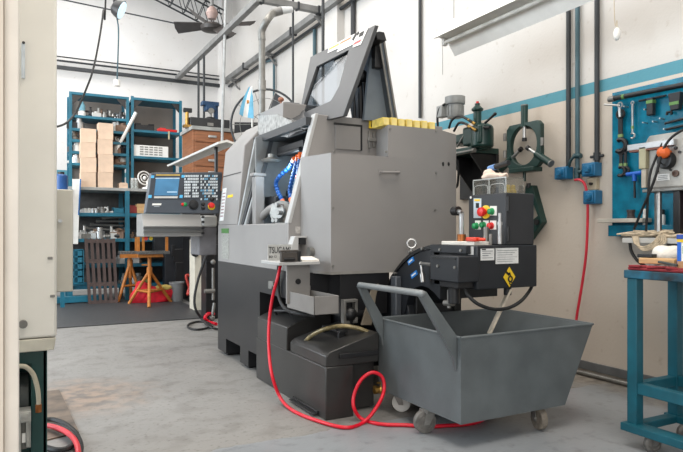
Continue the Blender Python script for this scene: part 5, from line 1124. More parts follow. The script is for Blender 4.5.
for i, px in enumerate((132.8, 136)):
    x = WY(px, 185, RY + .15).x; t = thing('glass_jar', 'small jar of parts on the bench top, %s of the two beside the white fan' % ('left', 'right')[i], 'jar', (x, RY + .15, zbench)); part('glass_body', MB().lathe((x, RY + .15, zbench), (0, 0, 1), [(.035, 0), (.04, .02), (.04, .14), (.03, .16)], 14), M('jar_grey', '#a7aaa6', .2, var=.3, scale=40), t); part('lid', MB().lathe((x, RY + .15, zbench + .16), (0, 0, 1), [(.035, 0), (.035, .03)], 12), LGREY, t)
c = WY(144.5, 178, RY + .15); t = thing('desk_fan', 'small white fan on the bench top left of the control panel', 'fan', (c.x, RY + .15, zbench)); b = MB().torus(c, (.3, -1, .2), .12, .012, 20, 6); b.torus(c, (.3, -1, .2), .07, .01, 18, 6); b.ball(c, .035); part('cage', b, WHITE, t)
b = MB()
for k in range(3):
    a = k * 2.1; b.cbox(c + Vector((.05 * math.cos(a), .02, .05 * math.sin(a))), (.07, .012, .03), Euler((.3, -a, 0)))
part('blade', b, CHAR, t); part('base', MB().lathe((c.x + .05, RY + .15, zbench), (0, 0, 1), [(.10, 0), (.09, .03), (.025, .05), (.02, c.z - zbench - .05)], 14), WHITE, t)

solo('small_carton', MB().box((WY(119, 183, RY + .1).x, RY + .1, zbench), (WY(128, 183, RY + .1).x, RY + .28, zbench + .09)).box((WY(120, 183, RY + .1).x, RY + .09, zbench + .06), (WY(127, 183, RY + .1).x, RY + .2, zbench + .1)), CARD, 'low beige box with dark bits right of the carton stacks on the bench top', 'box', bevel=.004)

# brown slatted panel leaning on the rack
A0, A1 = WZ(88, 305, 0), WZ(120, 303.5, 0); B0, B1 = WY(84, 238.5, A0.y + .32), WY(117, 238.5, A0.y + .32)
def pq(u, v): return (A0 * (1 - u) + A1 * u) * (1 - v) + (B0 * (1 - u) + B1 * u) * v
t = thing('slatted_panel', 'dark brown slatted duckboard leaning upright against the rack', 'duckboard', (A0 + A1) / 2)
for k in range(6):
    u0, u1 = k / 6 + .012, (k + 1) / 6 - .06; b = MB().prism([pq(u0, 0), pq(u1, 0), pq(u1, 1), pq(u0, 1)], (0, .03, 0)); part('slat', b, BRN, t)
for v in (.0, .27, .62, .93): part('batten', MB().prism([pq(0.012, v) + Vector((0, .004, .0)), pq(.94, v) + Vector((0, .004, 0)), pq(.94, v + .06) + Vector((0, .004, 0)), pq(0.012, v + .06) + Vector((0, .004, 0))], (0, .035, 0)), BRN, t)
# roller stands
def tripod(px, hub, top, feet, y, label):
    c = WY(px, hub, y); ztop_ = WY(px, top, y).z
    t = thing('roller_stand', label, 'stand', (c.x, y, 0))
    part('post', MB().cyl((c.x, y, c.z - .25), (c.x, y, ztop_), .03, n=10), AMB, t); part('hub', MB().cyl((c.x, y, c.z - .06), (c.x, y, c.z + .06), .045, n=10), AMB, t)
    F = []
    for f in feet: p = WZ(f[0], f[1], .0); F.append(p); q_ = Vector((c.x, y, c.z)); part('leg', MB().cyl(p + Vector((0, 0, .015)), q_, .026, n=8), AMB, t)
    b = MB(); 
    for i in range(len(F)): 
        j = (i + 1) % len(F); q_ = Vector((c.x, y, c.z)); b.cyl(F[i].lerp(q_, .42), F[j].lerp(q_, .42), .018, n=8)
    part('brace', b, AMB, t); b = MB().cyl((c.x - .12, y, c.z + .1), (c.x, y, c.z + .1), .012, n=8); part('clamp_lever', b, AMB, t)
    return t, c, ztop_
t, c, zt5 = tripod(149.5, 271, 254, ((129, 304.5), (149, 308.5), (171, 302.5)), 10.15, 'front orange tripod roller stand on the ribbed mat by the red bag')
xa, xb = WY(137, 250, 10.15).x, WY(168, 250, 10.15).x
part('roller_bed', MB().box((xa, 10.0, zt5), (xb, 10.3, zt5 + .05)), M('chequer_steel', '#6b6a68', .5, .4, var=.3, scale=60), t, .004); part('cross_beam', MB().box((xa, 10.05, zt5 - .05), (xb - .1, 10.12, zt5)), AMB, t)
for px in (137, 165): x = WY(px, 250, 10.15).x; part('upright', MB().box((x - .02, 10.0, zt5 + .05), (x + .02, 10.04, WY(px, 237, 10.0).z)), AMB, t)
t, c, zt5 = tripod(130, 263, 254, ((118, 303), (131, 301), (142, 301)), 10.72, 'rear orange tripod roller stand between the slatted panel and the front stand')
xa, xb = WY(119, 250, 10.72).x, WY(143, 250, 10.72).x
part('roller_bed', MB().box((xa, 10.6, zt5), (xb, 10.85, zt5 + .05)), M('chequer_steel', ''), t, .004); part('cross_beam', MB().box((xa, 10.58, zt5 - .06), (xb, 10.64, zt5)), AMB, t)
for px in (135, 142): x = WY(px, 250, 10.72).x; part('upright', MB().box((x - .02, 10.58, zt5 + .05), (x + .02, 10.62, WY(px, 237, 10.6).z)), AMB, t)
c = WZ(150, 300, 0); c.y = 10.42
b = MB().ball(c + Vector((0, 0, .12)), .3, (1.25, .45, .55), 20, 12); b.ball(c + Vector((-.2, -.02, .2)), .16, (.7, .8, 1.1)); b.ball(c + Vector((.22, 0, .14)), .17, (1, .8, .9)); b.crumple(.07, 5, 9)
for i, v in enumerate(b.v): v.z = max(v.z, .016)
t = thing('red_bag', 'crumpled red cloth bag on the mat behind the front orange stand', 'bag', c); part('cloth', b, CLOTHR, t); b = MB().ball(c + Vector((.12, -.17, .27)), .10, (1.3, .4, .5), 12, 8).crumple(.03, 9, 3); part('lining', b, M('bag_yellow', '#d8bf6a', .8), t, label='pale yellow lining')
c0, c1 = WZ(172, 302.5, .014), WZ(187.5, 302, .014)
t = thing('grey_bin', 'grey plastic tub on the mat right of the red bag', 'bin', ((c0.x + c1.x) / 2, c0.y + .2, .014)); r = (c1.x - c0.x) / 2; hb = WY(178, 284.5, c0.y + .2).z; part('tub', MB().lathe((t.location.x, c0.y + .2, .014), (0, 0, 1), [(r * .86, 0), (r, hb), (r * 1.06, hb), (r * 1.06, hb + .03), (r * .95, hb + .03), (r * .82, .02)], 20), M('tub_grey', '#77797a', .5, var=.05), t)
part('contents', MB().lathe((t.location.x, c0.y + .2, hb - .05), (0, 0, 1), [(r * .9, 0), (r * .8, .06)], 16).crumple(.03, 12, 2), PAPER, t)
solo('red_tubing', MB().tube([WY(188, 284, 10.3), WY(191, 290, 9.6), WY(187.5, 294, 9.6), WY(191.5, 279, 9.6), WY(186, 276, 9.6), WY(192, 296, 9.6)], .02, 8), M('dull_red', '#b4382c', .5), 'tangled red tubing hanging by the black feeder beside the grey tub', 'tubing')

# ================================================================== DRAWER CABINET at the back right
YD = 10.0
d0 = WY(193, 129.5, YD); d1 = WY(231, 129.5, YD); zdt = d0.z; zdb = WY(193, 190, YD).z
dk = thing('drawer_cabinet', 'reddish wooden tool drawer cabinet with a grey top on a dark cupboard at the back', 'cabinet', ((d0.x + d1.x) / 2, YD + .35, 0))
part('carcass', MB().box((d0.x, YD, zdb), (d1.x + .05, YD + .75, zdt)), WOOD, dk, .004); part('grey_top', MB().box((d0.x - .03, YD - .04, zdt), (d1.x + .08, YD + .8, zdt + .06)), SHG, dk, .004); part('cupboard', MB().box((d0.x, YD + .02, 0), (d1.x + .05, YD + .75, zdb)), CHAR, dk, .004)
zz_ = zdt
for k in range(5):
    z1_ = zdt - .02 - k * (zdt - zdb) / 5; z0_ = z1_ - (zdt - zdb) / 5 + .025; w = part('drawer', MB().box((d0.x + .04, YD - .02, z0_), (d1.x + .02, YD, z1_)), WOOD, dk, .004)
    p = WY(212, 135, YD).x; part('handle', MB().box((p - .07, YD - .045, (z0_ + z1_) / 2 - .01), (p + .07, YD - .02, (z0_ + z1_) / 2 + .03)), STEEL, w, .006)
zt6 = zdt + .06
a, c = WY(189.5, 122, YD + .2).x, WY(229, 122, YD + .2).x
t = thing('surface_box', 'long black box on top of the wooden drawer cabinet', 'box', ((a + c) / 2, YD + .3, zt6)); part('box_body', MB().box((a, YD + .15, zt6), (c, YD + .5, WY(200, 117.5, YD + .15).z)), M('box_black', '#2b2b2d', .4), t, .008); part('latch', MB().box(((a + c) / 2 - .05, YD + .135, zt6 + .05), ((a + c) / 2 + .05, YD + .15, zt6 + .1)), DSTEEL, t)
zs_ = WY(200, 117.5, YD + .15).z
x = WY(211, 110, YD + .3).x
t = thing('blue_fixture', 'dark blue gauge fixture standing on the long black box', 'instrument', (x, YD + .32, zs_)); zf = WY(211, 102, YD + .3).z
BLF = M('fixture_blue', '#173a5c', .4, var=.1); part('head', MB().box((x - .16, YD + .25, zf - .07), (x + .13, YD + .4, zf)).box((x - .10, YD + .22, zf - .16), (x + .06, YD + .4, zf - .07)), BLF, t, .006); part('column', MB().box((x + .06, YD + .28, zs_), (x + .12, YD + .36, zf)), BLF, t); part('gauge', MB().cyl((x - .02, YD + .2, zf - .17), (x - .02, YD + .25, zf - .17), .05).cyl((x - .02, YD + .24, zs_), (x - .02, YD + .24, zf - .2), .018), DSTEEL, t); part('table', MB().lathe((x - .02, YD + .28, zs_), (0, 0, 1), [(.10, 0), (.08, .03), (.04, .05)], 14), CHAR, t)
x = WY(187, 110, YD + .2).x; zq = WY(187, 110, YD + .2).z
t = thing('brass_fixture', 'small pale pillar fixture at the left end of the cabinet top', 'instrument', (x, YD + .2, zt6)); part('pillar', MB().cyl((x, YD + .2, zt6 + .04), (x, YD + .2, zq), .03).box((x - .06, YD + .14, zt6), (x + .06, YD + .26, zt6 + .04)), BRASS, t); part('arm', MB().box((x - .06, YD + .17, zq - .04), (x + .08, YD + .23, zq + .03)), CHAR, t, .006)

# ================================================================== BAR FEEDER left of the lathe
YF = 6.15
bf = thing('bar_feeder', 'grey bar feeder with a folded steel cover standing at the far end of the lathe', 'machine', (1.5, 6.5, 0))
def bfp(px, py, y=YF): return WY(px, py, y)
a, c = bfp(143.5, 236), bfp(203, 214); zc0 = c.z; x0, x1 = a.x, c.x
z_ = lambda py: bfp(175, py).z
b = MB().prism([(x0, YF + .10, z_(214)), (x0, YF + .03, z_(225)), (x0, YF + .0, z_(226.5)), (x0, YF + .03, z_(229)), (x0, YF - .0, z_(231)), (x0, YF + .02, z_(233)), (x0, YF, z_(236.5)), (x0, YF + .4, z_(236.5)), (x0, YF + .4, z_(214))], (x1 - x0, 0, 0)); part('cover', b, M('feeder_steel', '#8f8e8c', .35, .3, var=.05, scale=4, stretch=(.3, 1, 6)), bf, .003)
b = MB().box((x1, YF + .02, z_(226.5)), (bfp(218, 220).x, YF + .35, z_(215))); part('nose', b, LGREY, bf, .02)
b = MB().box((x1 - .03, YF + .05, z_(256)), (bfp(218, 240).x, YF + .4, z_(227))); part('gearbox', b, M('feeder_grey', '#77767a', .45), bf, .01)
b = MB(); 
for py in (217, 222, 228, 233): c = bfp(202.5, py); b.cyl(c, c - Vector((0, .03, 0)), .014, n=8)
part('bolt', b, CHAR, bf)
YG = 10.70
def g_(px, py, y=YG): return WY(px, py, y)
gz = lambda py, y=YG: WY(180, py, y).z
b = MB().box((g_(165, 240).x, YG, .05), (g_(191, 240).x, YG + .22, gz(236))); b.box((g_(172, 300).x, YG + .03, .014), (g_(189, 300).x, YG + .2, .05)); part('body', b, NAVY, bf, .006)
b = MB().box((g_(173, 240).x, YG - .05, gz(262)), (g_(189, 240).x, YG, gz(249))); b.box((g_(171, 240).x, YG - .05, gz(256)), (g_(174, 240).x, YG, gz(245))); b.box((g_(184.5, 240).x, YG - .05, gz(257)), (g_(187.5, 240).x, YG, gz(247))); b.box((g_(175, 240).x, YG - .06, gz(284)), (g_(190, 240).x, YG, gz(262))); part('bracket', b, CHAR, bf, .004)
b = MB().prism([g_(185, 248.5, 10.55), g_(189, 249, 10.55), g_(195, 239, 10.55), g_(191.5, 238, 10.55)], (0, .05, 0)); part('lever', b, STEEL, bf, .003)
YP = 9.0
c = g_(196.5, 253.5, YP - .1); b = MB().lathe((c.x, YP + .02, c.z), (0, -1, 0), [(.05, 0), (.055, .07), (.03, .08), (.03, .2)], 14); part('lock_knob', b, BLACK, bf)
part('post', MB().box((g_(194.5, 250, YP).x, YP, 0), (g_(206, 250, YP).x, YP + .3, gz(240, YP))), M('post_beige', '#cfc8b8', .5, var=.05), bf, .006)
YQ = 8.05
part('post', MB().box((g_(206, 250, YQ).x, YQ, 0), (g_(215, 250, YQ).x, YQ + .25, gz(250, YQ))), CHAR, bf, .006); part('post', MB().box((g_(215.5, 250, YQ).x, YQ + .05, 0), (g_(221, 250, YQ).x, YQ + .25, gz(245, YQ))), NAVY, bf, .006)
b = MB(); c = g_(211, 291, YQ - .04); b.cyl(c + Vector((-.09, .0, 0)), c + Vector((.05, 0, .0)), .03); b.cyl(g_(213, 268, YQ - .03), g_(213, 300, YQ - .03), .018); b.ball(g_(213, 262, YQ - .03), .035); part('air_valve', b, DSTEEL, bf)
b = MB().tube([g_(207, 254, YQ - .05), g_(204, 262, YQ - .05), g_(198, 280, YQ - .05), g_(194.5, 298, YQ - .08), g_(196, 310, YQ - .1), g_(203, 320, YQ - .1), WZ(212, 327, .02)], .018, 8); part('cable', b, RUB, bf)
part('nipple', MB().cyl(g_(188, 266, YG - .08), g_(188.5, 274, YG - .08), .03), STEEL, bf)
part('rear_box', MB().box((g_(153, 240, 10.8).x, 10.72, .75), (g_(165, 240, 10.8).x, 10.88, gz(237, 10.8))), NAVY, bf, .006)
for px, m_ in ((146, REDP), (151, YEL)): part('indicator', MB().cyl(bfp(px, 238.5, YF + .2), bfp(px, 238.5, YF + .17), .02, n=10), m_, bf)
b = MB(); c = g_(212, 318, YQ - .1); b.cyl(c, c + Vector((.03, 0, .2)), .02); b.ball(c, .04); part('pipe_fitting', b, DSTEEL, bf)
l0, l1 = WX(227, 142.5, 1.93), WX(174, 165.5, 1.93)
b = MB().prism([l0 + Vector((-.10, 0, 0)), l0 + Vector((.0, 0, .03)), l0 + Vector((.10, 0, .0)), l0 + Vector((.09, 0, -.02)), l0 + Vector((0, 0, .005)), l0 + Vector((-.09, 0, -.02))], l1 - l0); part('raised_lid', b, M('lid_white', '#dedcd6', .4, var=.04), bf)
part('lid_strut', MB().cyl((1.93, 6.6, 1.2), (1.93, 6.6, WX(212, 149, 1.93).z), .02), CHAR, bf); part('magazine', MB().box((1.84, 6.35, z_(236)), (2.0, 10.7, z_(222))), CHAR, bf, .006)
solo('cable_coil', MB().tube([WZ(188, 327, .015), WZ(190, 323.5, .015), WZ(199, 321.5, .015), WZ(208, 322.5, .015), WZ(211, 326, .02), WZ(205, 328.5, .015), WZ(195, 329.5, .015)], .013, 8, closed=True).tube([WZ(204, 322, .03), WZ(210, 327, .04), WZ(217, 329, .02), WZ(226, 329, .02)], .013, 8), RUB, 'thin black cable loop on the floor by the lathe foot', 'cable')
solo('red_hose_end', MB().tube([WZ(216, 324, .02), WY(209, 322, 7.9), WY(205, 318, 7.9), WY(208, 314, 7.95), WY(214, 314, 8.0)], .022, 8), RED, 'short red hose loop behind the lathe foot near the black cable', 'hose')

# ================================================================== ON TOP OF THE LATHE
zt7 = 1.981
p0 = [382, 389.7, 397.3, 405, 412.5, 420, 427.6]
for i, px in enumerate(p0):
    x = WY(px, 124, 3.86).x; hgt = .066 if i % 2 else .062
    nm = ('leftmost', 'second from the left', 'third from the left', 'middle', 'third from the right', 'second from the right', 'rightmost')[i]
    t = thing('yellow_block', 'yellow block, %s in the row on the grey end cover' % nm, 'block', (x, 3.88, zt7))
    part('block', MB().cbox((x, 3.88, zt7 + hgt / 2 + .0005), (.058, .16, hgt)), YELD, t, .004); part('face_label', MB().box((x - .022, 3.797, zt7 + .008), (x + .022, 3.80, zt7 + hgt - .008)), M('block_pale', '#ead68a', .6), t)
x = WY(373, 123, 4.08).x
t = thing('warning_card', 'yellow card with a black mark standing at the left end of the yellow blocks', 'sign', (x, 4.09, 2.0)); zc1 = WY(373, 128.5, 4.08).z; zc2 = WY(373, 118.5, 4.08).z
part('card', MB().box((x - .035, 4.08, zc1), (x + .04, 4.0865, zc2)), YEL, t); part('mark', MB().prism([(x - .02, 4.0785, zc1 + .012), (x + .02, 4.0785, zc1 + .02), (x + .01, 4.0785, zc2 - .012), (x - .012, 4.0785, zc2 - .02)], (0, .0015, 0)), INK, t)
# small flag
fx = 1.93; f0 = WX(252, 122, fx); f1 = WX(252, 86, fx)
fl = thing('flag', 'small pale blue and white striped flag with a golden sun on the lathe hood', 'flag', f0)
part('staff', MB().cyl(f0 - Vector((0, 0, .05)), f1, .006), WHITE, fl)
def fq(u, v):   # u across, v down the hanging cloth
    top = f1 + Vector((0, 0, -.01)); return top + Vector((.006 - u * .17 * (.18 + .82 * v) * (1.15 - .35 * v), -.025 * math.sin(u * 5 + v * 2) * v, -.30 * v + .03 * u * v))
g = MB(); nu, nv = 9, 10
vs = [fq(i / nu, j / nv) for j in range(nv + 1) for i in range(nu + 1)]; vs += [v + Vector((.003, 0, 0)) for v in vs]; N_ = (nu + 1) * (nv + 1)
for j in range(nv):
    for i in range(nu):
        a = j * (nu + 1) + i; g.mi += [0 if (i < 3 or i >= 6) else 1] * 2; g.f += [[a, a + nu + 1, a + nu + 2, a + 1], [N_ + a, N_ + a + 1, N_ + a + nu + 2, N_ + a + nu + 1]]
g.v = vs; part('cloth', g, [M('flag_blue', '#77bfe2', .7), M('flag_white', '#f0f0ee', .7)], fl)
c = fq(.5, .5); part('sun', MB().cyl(c + Vector((-.006, 0, 0)), c + Vector((.008, 0, 0)), .018, n=12), M('sun_gold', '#d08a3a', .6), fl)

# ================================================================== OVERHEAD
ZP = 4.5
def trunk(name, p, q, w, m_, label, h_=None):
    d = (q - p); L_ = d.length; t = thing(name, label, 'conduit', (p + q) / 2); R = d.to_track_quat('X', 'Z').to_matrix()
    part('pipe', MB().cbox((p + q) / 2, (L_, w, h_ or w), R), m_, t, .006)
    return t, d.normalized()
xB = 3.0
t, d = trunk('cable_trunking', Vector((xB, 8.12, ZP)), Vector((xB, 13.2, ZP)), .09, PIPE, 'long grey trunking running to the back wall over the drawer cabinet'  , .09)
b = MB().cyl((xB + .075, 8.12, ZP + .03), (xB + .09, 13.2, ZP + .03), .02, n=8); part('side_pipe', b, PIPED, t)
t, d = trunk('cable_trunking', Vector((xB, 8.14, ZP + .0)), Vector((XW - .16, 8.14, ZP)), .09, PIPE, 'short grey trunking crossing to the right wall above the raised door', .09)
for x in (3.05, 3.6, XW - .22): part('coupling', MB().cbox((x, 8.14, ZP), (.03, .11, .11)), PIPED, t)
t, d = trunk('cable_trunking', Vector((XW - .16, 5.6, ZP)), Vector((XW - .16, 13.2, ZP)), .09, PIPE, 'long grey trunking on brackets along the right wall above the lathe', .10)
b = MB().cyl((XW - .06, 5.6, ZP - .09), (XW - .06, 13.2, ZP - .09), .025, n=10); part('side_pipe', b, PIPED, t)
for px in (297, 236, 232): pass
for y in (6.3, 8.2, 10.3, 12.4):
    b = MB().tube([(XW, y, ZP - .28), (XW - .06, y, ZP - .24), (XW - .12, y, ZP - .16), (XW - .22, y, ZP - .09)], .02, 6); b.box((XW - .26, y - .02, ZP - .1), (XW, y + .02, ZP - .07)); part('bracket', b, PIPE, t)
for y in (7.0, 8.14, 9.2, 11.6): part('coupling', MB().cbox((XW - .16, y, ZP), (.12, .05, .13)), PIPED, t)
t, d = trunk('cable_trunking', Vector((-4, YB - .12, ZP - .06)), Vector((XW - .2, YB - .12, ZP - .06)), .07, PIPED, 'dark pipe running along the back wall above the shelving', .07)
part('side_pipe', MB().cyl((-4, YB - .1, ZP + .08), (XW - .2, YB - .1, ZP + .08), .02, n=8), PIPED, t)
part('side_pipe', MB().cyl((-4, YB - .1, ZP + .16), (XW - .2, YB - .1, ZP + .16), .014, n=8), PIPED, t)
def drop(x, y, z0, z1, r, m_, label): return solo('conduit', MB().cyl((x, y, z0), (x, y, z1), r, n=8), m_, label, 'pipe')
y = WX(198.5, 100, xB).y; drop(xB, y, WX(198.5, 152, xB).z, ZP - .06, .022, PIPED, 'dark drop pipe left of the blue fixture on the drawer cabinet')
y = WX(204, 100, xB).y; drop(xB, y, WX(204, 150, xB).z, ZP - .06, .022, PIPED, 'dark drop pipe just left of the blue fixture, nearer than the first')
c = WX(228, 20, xB + .0); a = WX(222, 145, xB)
solo('conduit', MB().cyl(Vector((c.x, c.y, 6.4)), Vector((a.x, a.y, a.z)), .024, n=8), M('pale_pipe', '#a9abab', .4, .3), 'pale thin pipe coming down left of the big wall fan', 'pipe')
c = WX(323, 10, 3.7); drop(3.7, c.y, WX(323, 112, 3.7).z, 6.4, .022, PIPED, 'dark rod hanging straight down left of the raised door')
c = WX(293, 20, 3.6); drop(3.6, c.y, WX(294, 105, 3.6).z, 6.4, .018, PIPED, 'dark rod hanging behind the lathe hood right of the duct')
c = WX(274, 70, XW - .05); t = thing('conduit', 'bent dark pipe dropping from the wall trunking through the big fan circle', 'pipe', (XW - .05, c.y, 2.8)); part('pipe', MB().tube([(XW - .05, c.y + .35, WX(274, 61, XW - .05).z + .08), (XW - .05, c.y + .05, WX(274, 61, XW - .05).z + .02), (XW - .05, c.y, WX(274, 64, XW - .05).z - .1), (XW - .05, c.y, 2.8)], .025, 8), PIPET, t)
c = WX(314.5, 40, XW - .04); drop(XW - .04, c.y, 3.2, ZP - .1, .03, PIPET, 'grey green drop pipe behind the upper left corner of the raised door')
c = WX(353, 10, XW - .04); drop(XW - .04, c.y, 3.4, 6.4, .035, PIPED, 'thick dark pipe on the right wall behind the top of the raised door')
# exhaust duct
XU = 2.12; u0 = WX(262, 122, XU); u1 = WX(262, 32, XU); yv = u1.y
t = thing('exhaust_duct', 'galvanised duct rising from the lathe hood and bending towards the right wall', 'duct', (XU, yv, 2.25)); zt8 = WX(262, 30, XU).z
part('riser', MB().cyl((XU, yv, 2.22), (XU, yv, zt8 - .08), .033, n=14), GALV, t)
e1 = WX(273, 13, XU + .15); e2 = WX(283, 10, XU + .25); e3 = WX(292, 9.5, XU + .35)
part('elbow', MB().tube([(XU, yv, zt8 - .10), (XU + .0, yv, zt8), (XU + .04, yv - .06, zt8 + .10), e1], .038, 14), GALV, t); part('cuff', MB().cyl(e1, e1.lerp(e2, .85), .043, n=14), PIPE, t); part('nozzle', MB().cyl(e1.lerp(e2, .8), e3, .042, .03, n=14), M('nozzle_pale', '#cfd3d6', .35, .3), t)
part('collar', MB().cyl((XU, yv, zt8 - .6), (XU, yv, zt8 - .5), .041, n=14), DSTEEL, t)
# big wall fan
c = WX(265, 124, 3.52); R_ = .565
t = thing('industrial_fan', 'large round caged fan on the right wall behind the lathe hood', 'fan', (XW, c.y, c.z - R_)); ax = Vector((-.55, -.84, 0)).normalized()
part('cage_ring', MB().torus(c, ax, R_, .018, 40, 8), PIPED, t); b = MB(); u_, w_ = MB.basis(ax)
for k in range(10):
    a = k * PI / 5; b.cyl(c, c + R_ * (math.cos(a) * u_ + math.sin(a) * w_), .006, n=6)
for rr in (.2, .42): b.torus(c - ax * .01, ax, rr, .005, 30, 5)
part('cage_wire', b, GALV, t)
for k in range(3):
    a = k * 2 * PI / 3 + 1.2; e = math.cos(a) * u_ + math.sin(a) * w_; f_ = ax.cross(e); o_ = c - ax * .06
    part('blade', MB().prism([o_ + e * .08 - f_ * .05, o_ + e * .5 - f_ * .12 + ax * .04, o_ + e * .54 + f_ * .05, o_ + e * .1 + f_ * .06 - ax * .03], ax * -.008), CHAR, t)
part('hub', MB().lathe(c - ax * .15, ax, [(.09, 0), (.1, .08), (.06, .14), (.03, .16)], 18), CHAR, t); part('mount', MB().cyl(c - ax * .15, (XW, c.y + .05, c.z), .04), PIPED, t)
c2 = WX(281, 99.5, 2.24); solo('fan_motor_ball', MB().ball(c2, .03, (1, 1, .8)).cyl((c2.x, c2.y, 2.225), c2, .01), M('amber_brown', '#8c5a44', .45), 'reddish fan motor on added stem behind the lathe hood in front of the wall fan', 'lamp')  # reddish fan motor drawn as a ball; stem added to reach the hood
# ceiling fan and roof truss
FC = _at(212, 27, 10.8)
t = thing('paddle_fan', 'dark four blade ceiling fan hanging below the roof truss', 'fan', FC)
part('motor', MB().lathe(FC + Vector((0, 0, -.06)), (0, 0, 1), [(.08, -.03), (.19, 0), (.21, .06), (.15, .11), (.06, .14)], 24), M('fan_dark', '#3a3533', .45), t)
part('canopy', MB().lathe(FC + Vector((0, 0, .14)), (0, 0, 1), [(.07, 0), (.11, .10), (.08, .18), (.04, .22)], 18), M('fan_pink_grey', '#a58d86', .5), t); part('downrod', MB().cyl(FC + Vector((0, 0, .38)), (FC.x, FC.y, 6.4), .03, n=10), PIPE, t)
for tp_ in (_at(253, 23.5, 10.5), _at(231, 37, 10.2), _at(176, 28, 10.9), _at(191, 12, 11.2)):
    e = (tp_ - FC); s_ = Vector((-e.y, e.x, 0)).normalized() * .10; e0 = FC + e * .25; part('blade', MB().prism([e0 - s_ * .6 + Vector((0, 0, -.03)), FC + e - s_ + Vector((0, 0, -.07)), FC + e * 1.03 + Vector((0, 0, 0)), FC + e + s_ + Vector((0, 0, .07)), e0 + s_ * .6 + Vector((0, 0, .06))], (0, 0, .012)), M('fan_dark', ''), t); part('blade_arm', MB().cyl(FC, FC + e * .3, .02, n=6), CHAR, t)
TA, TB_ = _at(158, -4, 11.8), _at(225, 31, 12.6)
TA2, TB2 = TA + Vector((0, 0, .42)), TB_ + Vector((0, 0, .42))
t = thing('roof_truss', 'dark lattice roof truss at the top left behind the ceiling fan', 'truss', (TA + TB_) / 2); dv = (TB_ - TA)
TA_, TB__ = TA - dv * .4, TB_ 
off = Vector((0, .22, 0))
for o_ in (Vector(), off): part('chord', MB().cyl(TA_ + o_, TB__ + o_, .018, n=8), PIPED, t)
for o_ in (Vector((0, 0, .42)), Vector((0, .22, .42))): part('chord', MB().cyl(TA_ + o_, TB__ + o_, .018, n=8), PIPED, t)
nn_ = 14
for k in range(nn_):
    b = MB(); a = TA_ + dv * 1.4 * k / nn_; c = TA_ + dv * 1.4 * (k + 1) / nn_
    up = Vector((0, 0, .42)); 
    if k % 2: a, c = a + up, c
    else: c = c + up
    b.cyl(a, c, .009, n=6); b.cyl(a + off, c + off, .009, n=6); b.cyl(a, a + off, .008, n=6); part('lattice_bar', b, PIPED, t)
solo('steel_cable', MB().cyl(_at(50, -3, 11.8), _at(202, 29, 12.4), .014, n=6), PIPED, 'thin dark cable stretched across the bright back wall to the roof truss', 'cable')
# flood lamp
LP = _at(121, 10, 9.5)
t = thing('flood_lamp', 'black flood lamp with a bluish lens hanging at the top left', 'lamp', LP); dl = Vector((.80, -.30, -.40)).normalized()
part('housing', MB().lathe(LP - dl * .14, dl, [(.05, 0), (.11, .03), (.14, .1), (.155, .15)], 20), BLACK, t); part('lens', MB().lathe(LP + dl * .01, dl, [(.14, 0), (.135, .012), (.08, .02)], 20), M('lamp_lens', '#bfe0ee', .2, emit='#cfeaf5', es=.8), t)
bb = _at(115, 9, 9.6); part('bracket', MB().cyl(bb, LP - dl * .1, .03, n=8).cyl(bb + Vector((0, 0, -.1)), bb + Vector((0, 0, .4)), .03).ball(bb, .07), CHAR, t); part('hanger', MB().cyl(bb, Vector((bb.x, bb.y, 6.4)), .016, n=8), PIPED, t)
q = _at(117, 18, 9.6); part('cable', MB().tube([q, _at(118.5, 30, 9.6), _at(118, 55, 9.6), _at(117, 82, 9.6)], .011, 8), PIPET, t); part('plug', MB().cyl(_at(117, 80, 9.6), _at(117, 86, 9.6), .05), WHITE, t)
# near black cable looping in front of the back wall
solo('overhead_cable', MB().tube([Vector((_at(106, -12, 5.2).x + .1, _at(106, -12, 5.2).y + .3, 6.4)), _at(106, -12, 5.2), _at(103.5, 10, 5), _at(99.5, 38, 4.8), _at(93, 70, 4.6), _at(85, 92, 4.5), _at(76, 112, 4.4), _at(66, 123, 4.2), _at(54, 127, 4.0), _at(40, 126, 3.8)], .0075, 8), RUB, 'black cable hanging from above and curving behind the tall cream cabinet', 'cable')

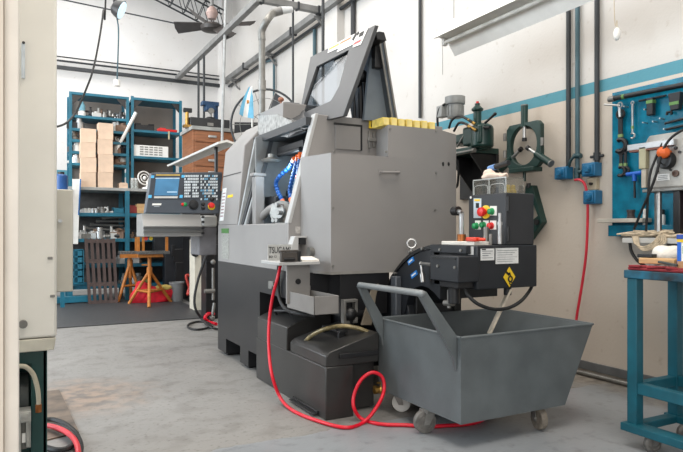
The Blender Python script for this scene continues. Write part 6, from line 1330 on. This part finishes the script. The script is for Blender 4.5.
# ================================================================== LIGHT AND CAMERA
w = bpy.data.worlds.new('World'); SC.world = w; w.use_nodes = True
bg = w.node_tree.nodes['Background']; bg.inputs['Color'].default_value = (.90, .95, 1.0, 1); bg.inputs['Strength'].default_value = .62
def area(name, loc, target, sx, sy, energy, col):
    L_ = bpy.data.lights.new(name, 'AREA'); L_.shape = 'RECTANGLE'; L_.size = sx; L_.size_y = sy; L_.energy = energy; L_.color = col
    o = bpy.data.objects.new(name, L_); COL.objects.link(o); o.location = loc; o.rotation_euler = (Vector(target) - Vector(loc)).to_track_quat('-Z', 'Y').to_euler(); return o
area('ceiling_lamp_a', (1.6, 1.6, 6.2), (1.9, 2.2, 0), 3.0, 3.0, 220, (1, .93, .84))
area('ceiling_lamp_b', (1.2, 6.0, 6.2), (1.2, 6.0, 0), 3.0, 4.0, 200, (1, .95, .88))
area('ceiling_lamp_c', (0.6, 10.8, 6.2), (0.6, 10.8, 0), 4.0, 3.0, 150, (1, .98, .95))
area('side_window', (-4.6, 9.5, 3.8), (1.5, 13.3, 3.5), 3.0, 3.0, 420, (.95, .98, 1))
area('side_door', (-4.8, 5.0, 2.6), (2.0, 5.0, 1.2), 5.0, 4.0, 440, (.78, .90, 1))
area('front_fill', (-1.2, -2.4, 2.6), (0.4, 3.2, 1.3), 3.0, 2.6, 130, (1, .95, .88))  # unseen fill added behind the camera to lift the near left faces
wl_ = bpy.data.lights.new('chamber_lamp', 'POINT'); wl_.energy = 5; wl_.color = (.7, .88, 1); wl_.shadow_soft_size = .08
o = bpy.data.objects.new('chamber_lamp', wl_); COL.objects.link(o); o.location = (1.93, 4.62, 1.72)

cam = bpy.data.cameras.new('Camera'); co = bpy.data.objects.new('Camera', cam); COL.objects.link(co)
co.location = (0, 0, H); co.rotation_euler = (PI / 2, 0, -TH); cam.sensor_width = 36; cam.sensor_fit = 'HORIZONTAL'; cam.lens = FOC / 683 * 36; cam.shift_y = (HY - 226) / 683; cam.clip_start = .05; cam.clip_end = 100
SC.camera = co
vs_ = SC.view_settings; vs_.view_transform = 'Standard'; vs_.look = 'None'; vs_.gamma = 1; vs_.use_curve_mapping = False; vs_.exposure = 0.08
